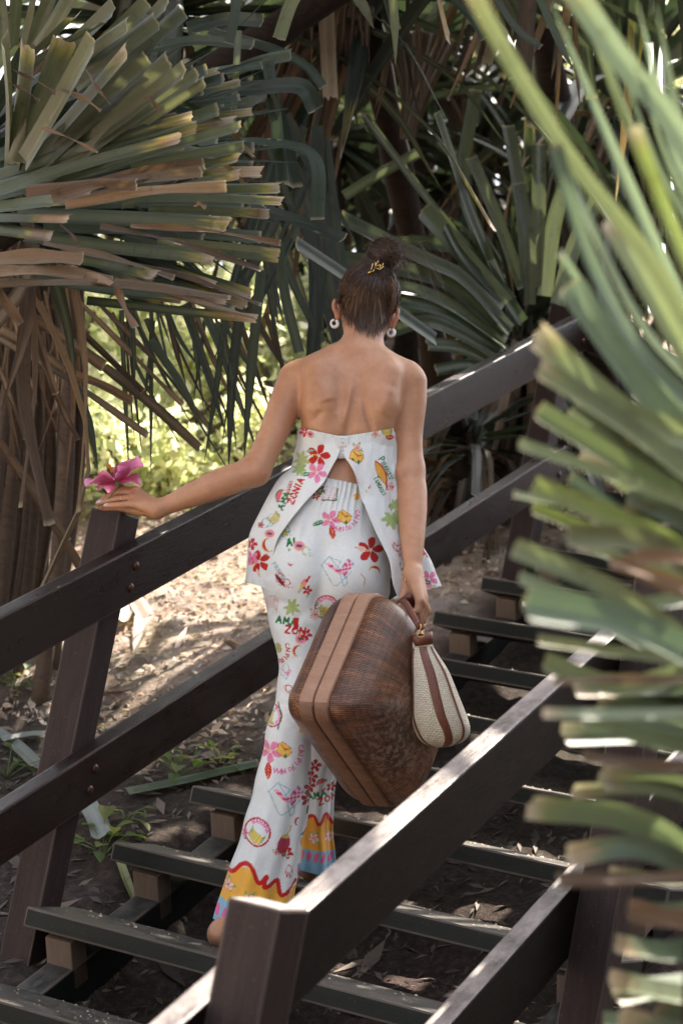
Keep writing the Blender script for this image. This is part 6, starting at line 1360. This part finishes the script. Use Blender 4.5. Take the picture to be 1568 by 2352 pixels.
for i in range(7):      # thinner blades beside the long ones at the top right
    o = rnd.uniform(-60, 220); e = rnd.uniform(0, 1)
    hero.append(H([(1660 + o * .2, 880 + o, 2.3), (1500 + o, 590 + o * .3, 2.25), (1380 + o, 380 - 60 * e, 2.2), (1240 + o * 1.4, 120 - 120 * e, 2.15)], rnd.uniform(26, 48), 2.2, up=nrm(up_f + .4 * np.array([rnd.gauss(0, 1) for _ in range(3)])), col=FG[rnd.randrange(4)] * rnd.uniform(.7, 1.1), rnd=rnd, fold=.22, n=18, vee=True, cut=rnd.random() < .4))
for i in range(34):
    y0 = rnd.uniform(880, 2380); x0 = rnd.uniform(1290, 1440) + (90 if y0 > 2050 else 0); w = rnd.uniform(36, 66); sl0 = .62 if y0 < 1150 else (.28 if y0 < 1500 else .02)
    hero.append(H([(1700, y0 + sl0 * (1700 - x0) + rnd.uniform(-110, 150), 2.35), ((1700 + x0) / 2, y0 + sl0 * (1700 - x0) * .55 + rnd.uniform(-20, 20), 2.3), (x0, y0, 2.25)], w, 2.3, up=nrm(up_f + .4 * np.array([rnd.gauss(0, 1) for _ in range(3)])), col=FG[rnd.randrange(4)] * rnd.uniform(.6, 1.0), rnd=rnd, fold=.22, n=16, vee=True, ylw=.3, dead=rnd.choice((0, 0, .08, .16)), dcol=(.30, .23, .17)))
for pts, w in (([(1640, 1290, 2.0), (1500, 1280, 2.0), (1400, 1300, 2.0)], 40), ([(1700, 1400, 1.95), (1540, 1340, 1.95), (1400, 1290, 1.93)], 46), ([(1640, 1760, 2.0), (1480, 1760, 2.0), (1338, 1736, 2.0)], 34), ([(1640, 2010, 2.0), (1450, 2020, 2.0), (1280, 2020, 1.98)], 38), ([(1640, 2120, 2.0), (1520, 2110, 2.0), (1440, 2090, 2.0)], 60), ([(1640, 1560, 2.0), (1420, 1560, 2.0), (1270, 1566, 2.0)], 22)):
    hd.append(H(pts, w, 2.0, up=up_f, col=rnd.choice(DEADS) * 1.3, rnd=rnd, fold=.35, wavy=.003))
pandanus('blurred pale green pandanus with blunt leaves close in the right foreground', P(1780, 1330, 2.15), 22, .55, .045, random.Random(7), FG, (80, -30), 10, .5, True, hero, hd, 'pandanus trees around the steps', 0, (.1, 0), avoid=lambda q: prj(q)[0] < 1600, leafm=M_FORE)
# ---------- crowns overhead and on the hill that close the canopy
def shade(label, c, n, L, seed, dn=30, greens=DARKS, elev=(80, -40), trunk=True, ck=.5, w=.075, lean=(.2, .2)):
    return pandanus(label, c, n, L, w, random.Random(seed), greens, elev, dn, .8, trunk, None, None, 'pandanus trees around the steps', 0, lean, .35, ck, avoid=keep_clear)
shade('pandanus on the slope with its crown spread over the steps', (.30, 1.75, 3.75), 90, 1.3, 51, 12, lean=(-3.5, -.6))
shade('pandanus over the left crown, leaning in from outside the picture', (-.7, 1.0, 3.75), 80, 1.2, 62, 10, lean=(-3.0, -.3))
shade('pandanus behind the left crown, half hidden, leaves in deep shade', P(330, 60, 6.8), 80, 1.2, 52, 70, lean=(-1.4, -.5))
shade('dark pandanus at the top right, beyond the blurred leaves', P(1420, 250, 8.5), 80, 1.3, 53, 60)
shade('pandanus on the hill seen between the leaves at the top', P(760, 330, 9.5), 80, 1.4, 54, 70)
shade('low pandanus under the far railing with a skirt of dead leaves', P(1120, 1060, 9.2), 60, 1.1, 55, 80)
shade('pandanus standing right of the steps in shade', (2.6, 1.9, 2.9), 80, 1.3, 56, 30)
shade('pandanus further up the hill behind the right crown', P(1050, 420, 10.5), 70, 1.5, 57, 60)
shade('pandanus in the thicket right of the steps, beside the camera', (3.3, -.9, 1.5), 90, 1.2, 59, 40)
shade('dark pandanus in the thicket right of the steps, further up', (3.2, .7, 2.0), 90, 1.2, 60, 40)
shade('pandanus low down in the thicket right of the steps', (2.9, -.1, .7), 80, 1.0, 61, 30)
shade('pandanus far up the hill, top centre, mostly hidden', P(600, 120, 10.5), 80, 1.5, 63, 60)
shade('pandanus far up the hill behind the brown hanging leaves', P(960, 120, 10.0), 80, 1.5, 64, 70)
shade('pandanus far up the hill at the top right', P(1230, 60, 10.5), 80, 1.5, 65, 60)
shade('pandanus at the top of the hill, its crown a dark mass left of the bun', P(640, 260, 12.0), 90, 1.6, 68, 80)
shade('pandanus at the top of the hill, a dark mass above the bun', P(900, 300, 12.5), 90, 1.6, 69, 80)
shade('pandanus at the top of the hill behind the far post', P(1240, 420, 12.5), 90, 1.6, 70, 80)
shade('pandanus at the top of the hill, upper left behind the trimmed leaves', P(330, 300, 12.0), 90, 1.6, 71, 60)
g1_ = ground_hit(1040, 1215); shade('low young pandanus under the far railing, right of her forearm', tuple(g1_ + (0, 0, .32)), 60, .62, 73, 50, trunk=True, w=.045, lean=(0, .05), ck=.3)
g2_ = ground_hit(1150, 1120); shade('low young pandanus under the far railing beside the far post', tuple(g2_ + (0, 0, .45)), 60, .7, 74, 50, trunk=True, w=.045, lean=(0, .05), ck=.3)
cq = P(800, 60, 6.3) + np.array(sd) * 1.5  # unseen crown added towards the sun to shade the leaves below
shade('pandanus crown added above the picture to keep sun off the leaves', tuple(cq), 80, 1.3, 72, 10, lean=(.2, 3.2))
shade('tall pandanus in the thicket right of the steps', (2.5, .5, 2.5), 90, 1.2, 66, 40)
shade('pandanus in the thicket right of the steps, level with the lowest post', (2.7, -1.3, 1.2), 90, 1.1, 67, 30)
# ---------- sunlit shrubs beyond the clearing
def shrub(label, c, rad, n, size, seed, cols):
    r = np.random.default_rng(seed); c = np.array(c)
    o = thing('shrub', label, 'shrub', (c[0], c[1], ground_z(c[0], c[1])), 0, 'sunlit shrubs beyond the clearing')
    cl = r.normal(0, 1, (26, 3)); cl = cl / np.linalg.norm(cl, axis=1)[:, None] * (r.random((26, 1)) ** .4) * rad
    k = r.integers(0, 26, n); p = c + cl[k] + r.normal(0, .22, (n, 3)) * np.mean(rad) * .7
    a = nrm(r.normal(0, 1, (n, 3))); b = nrm(np.cross(a, r.normal(0, 1, (n, 3)))); s = size * r.uniform(.6, 1.5, (n, 1))
    V_ = np.stack([p, p + a * s * .5 + b * s * .28, p + a * s, p + a * s * .5 - b * s * .28], 1).reshape(-1, 3)
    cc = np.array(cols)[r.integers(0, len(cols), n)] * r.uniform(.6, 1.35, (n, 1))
    mb = MB(); mb.add(V_, np.arange(4 * n).reshape(-1, 4), np.repeat(cc, 4, 0), np.tile([(0, 0), (.5, .5), (1, 1), (.5, 0)], (n, 1))); mb.build('foliage', M_SHRUB, o, smooth=False)
    mb = MB(); g = np.array([c[0], c[1], ground_z(c[0], c[1]) - .1])
    for q in range(9):
        e = c + cl[q]; tube(mb, spline([g + r.normal(0, .06, 3) * (1, 1, 0), (g + e) / 2 + r.normal(0, .1, 3), e], 8), np.linspace(.03, .008, 8), 6)
    mb.build('branches', M_BARK, o)
YG = [(.64, .66, .44), (.56, .60, .36), (.74, .73, .56), (.46, .52, .30), (.80, .78, .66)]  # leaf colours whitened to paint in the clearing's overexposed sunlight
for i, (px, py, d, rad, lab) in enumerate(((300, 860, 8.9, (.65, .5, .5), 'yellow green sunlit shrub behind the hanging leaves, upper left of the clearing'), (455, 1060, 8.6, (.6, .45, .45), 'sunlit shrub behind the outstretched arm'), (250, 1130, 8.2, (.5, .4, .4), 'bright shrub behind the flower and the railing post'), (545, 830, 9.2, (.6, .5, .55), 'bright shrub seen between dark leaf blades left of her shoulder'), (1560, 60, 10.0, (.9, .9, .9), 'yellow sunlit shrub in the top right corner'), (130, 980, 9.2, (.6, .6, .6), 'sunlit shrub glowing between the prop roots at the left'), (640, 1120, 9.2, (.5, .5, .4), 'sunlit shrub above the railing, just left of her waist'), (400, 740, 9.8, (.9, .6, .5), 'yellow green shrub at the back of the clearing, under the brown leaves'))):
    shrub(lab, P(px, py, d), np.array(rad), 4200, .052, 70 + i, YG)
# ---------- litter and weeds on the bank
r = np.random.default_rng(9); n = 15000
lx = r.uniform(-3.6, -.35, n); ly = r.uniform(1.7, 5.2, n); lz = np.array([ground_z(a, b) for a, b in zip(lx, ly)]) + .008
a = r.uniform(0, 6.283, n); s = r.uniform(.005, .019, n) * (1 + (r.random(n) < .05) * 1.6); tl_ = r.normal(0, .35, n)
dv = np.stack([np.cos(a), np.sin(a), tl_ * .6 + SLOPE * np.sin(a)], 1); sv = np.stack([-np.sin(a), np.cos(a), r.normal(0, .3, n) + SLOPE * np.cos(a)], 1); p0 = np.stack([lx, ly, lz], 1)
V_ = np.stack([p0 - dv * s[:, None], p0 + sv * s[:, None] * .3 + (0, 0, .008), p0 + dv * s[:, None], p0 - sv * s[:, None] * .3], 1).reshape(-1, 3)
cc = np.array([(.36, .25, .18), (.46, .36, .28), (.25, .17, .12), (.56, .47, .39), (.30, .21, .15)])[r.integers(0, 5, n)] * r.uniform(.7, 1.3, (n, 1))
mb = MB(); mb.add(V_, np.arange(4 * n).reshape(-1, 4), np.repeat(cc, 4, 0)); tag(mb.build('leaf_litter', M_DEAD, None, smooth=False), 'dry leaf litter scattered over the sunlit sandy bank', 'leaf litter', None, 'stuff')
n = 4200; lx = r.uniform(-2.4, 1.0, n); ly = r.uniform(-.3, 2.0, n); lz = np.array([ground_z(a, b) for a, b in zip(lx, ly)]) + .004
a = r.uniform(0, 6.283, n); s = r.uniform(.004, .03, n) * (1 + (r.random(n) < .06) * 2); dv = np.stack([np.cos(a), np.sin(a), SLOPE * np.sin(a)], 1); sv = np.stack([-np.sin(a), np.cos(a), SLOPE * np.cos(a)], 1); p0 = np.stack([lx, ly, lz], 1)
V_ = np.stack([p0 - dv * s[:, None], p0 + sv * s[:, None] * .22 + (0, 0, .004), p0 + dv * s[:, None], p0 - sv * s[:, None] * .22], 1).reshape(-1, 3)
mb = MB(); mb.add(V_, np.arange(4 * n).reshape(-1, 4), np.repeat(np.array([(.10, .075, .06), (.16, .12, .10), (.06, .045, .035)])[r.integers(0, 3, n)], 4, 0)); tag(mb.build('twig_litter', M_DEAD, None, smooth=False), 'small twigs and crumbs of bark on the dark soil by the steps', 'leaf litter', None, 'stuff')
def weed(label, px, py, sc, n, seed):
    r = random.Random(seed); g = ground_hit(px, py); o = thing('weed', label, 'weed', tuple(g), 0, 'weeds on the soil by the steps')
    mb = MB(); ms = MB()
    for i in range(n):
        az = r.uniform(0, 6.283); el = r.uniform(.25, 1.2); l = sc * r.uniform(.5, 1.1); d = np.array([math.cos(az) * math.cos(el), math.sin(az) * math.cos(el), math.sin(el)]); e = g + d * l + np.array([r.uniform(-.4, .4) * sc, r.uniform(-.4, .4) * sc, 0])
        tube(ms, spline([g, (g + e) / 2 + np.array([0, 0, .01]), e], 5), .0015, 4)
        ll = sc * r.uniform(.45, .8); w = ll * .62; dd = nrm(d + np.array([0, 0, -.5])); sd2 = nrm(np.cross(dd, [0, 0, 1])); u = np.linspace(0, 1, 8)[:, None]; v = np.linspace(-1, 1, 5)[None]
        wd = w * .5 * np.sin(np.clip(u, .02, .99) * math.pi) ** .75
        pos = e + (u * ll + 0 * v)[..., None] * dd + (wd * v)[..., None] * sd2 + (np.abs(v) * wd * .35 - u ** 2 * ll * .3)[..., None] * np.array([0, 0, 1.])
        mb.add(pos.reshape(-1, 3), gridfaces(8, 5), np.array(r.choice([(.10, .17, .04), (.14, .20, .05), (.075, .13, .035), (.20, .22, .07)])) * r.uniform(.8, 1.2), np.stack(np.broadcast_arrays(v * .5 + .5, u), -1).reshape(-1, 2))
    mb.build('leaves', M_SHRUB, o); ms.build('stems', M_CALYX, o)
for i, (lab, px, py, sc, n) in enumerate((('leafy green weed below the railing, left of the fourth tread', 410, 1790, .085, 16), ('leafy weed on the soil just left of her shin', 505, 1765, .07, 12), ('low weed at the foot of the left post', 235, 1975, .10, 18), ('small yellowish weed between the two lower treads', 285, 1890, .06, 9), ('weed at the left edge below the lower rail', 15, 1790, .09, 12), ('weed at the left edge under the upper rail', 35, 1585, .10, 14))): weed(lab, px, py, sc, n, i)
def fallen(label, pts, w, col, seed, lift=.015, name='fallen_leaf', **k):
    q = [ground_hit(x, y) + np.array([0, 0, lift]) for x, y in pts]; mb = MB(); strap(mb, q, w, 14, up=(0, -.3, 1), fold=.25, col=col, rnd=random.Random(seed), **k)
    o = mb.build(name, M_LEAF, None); tag(o, label, 'fallen leaf', 'fallen leaves on the bank')
fallen('long green strap leaf lying behind the fourth tread', [(288, 1842), (420, 1815), (590, 1775)], .055, (.07, .095, .06), 1, .03)
fallen('pale grey strap leaf lying at the left edge', [(-20, 1700), (30, 1735), (82, 1785)], .05, (.12, .14, .12), 2, .03)
fallen('flat grey leaf behind the left post', [(0, 1720), (60, 1708), (100, 1706)], .04, (.15, .17, .16), 3, .03)
fallen('curled pale leaf end showing beside the left post', [(190, 1880), (215, 1925), (228, 1965)],   .06, (.20, .22, .21), 4, .05)
fallen('thin yellow green blade standing between the lowest treads', [(268, 1985), (290, 2045), (316, 2120)], .022, (.26, .27, .12), 5, .02, cut=False)
fallen('white dry leaf twisted on the sunlit sand', [(325, 1445), (318, 1490), (300, 1540)], .06, (.55, .48, .42), 6, .04, twist=1.5, cut=False)
fallen('dry brown leaf under the railing on the sand', [(270, 1450), (300, 1400), (330, 1440)], .06, (.45, .36, .30), 7, .04)
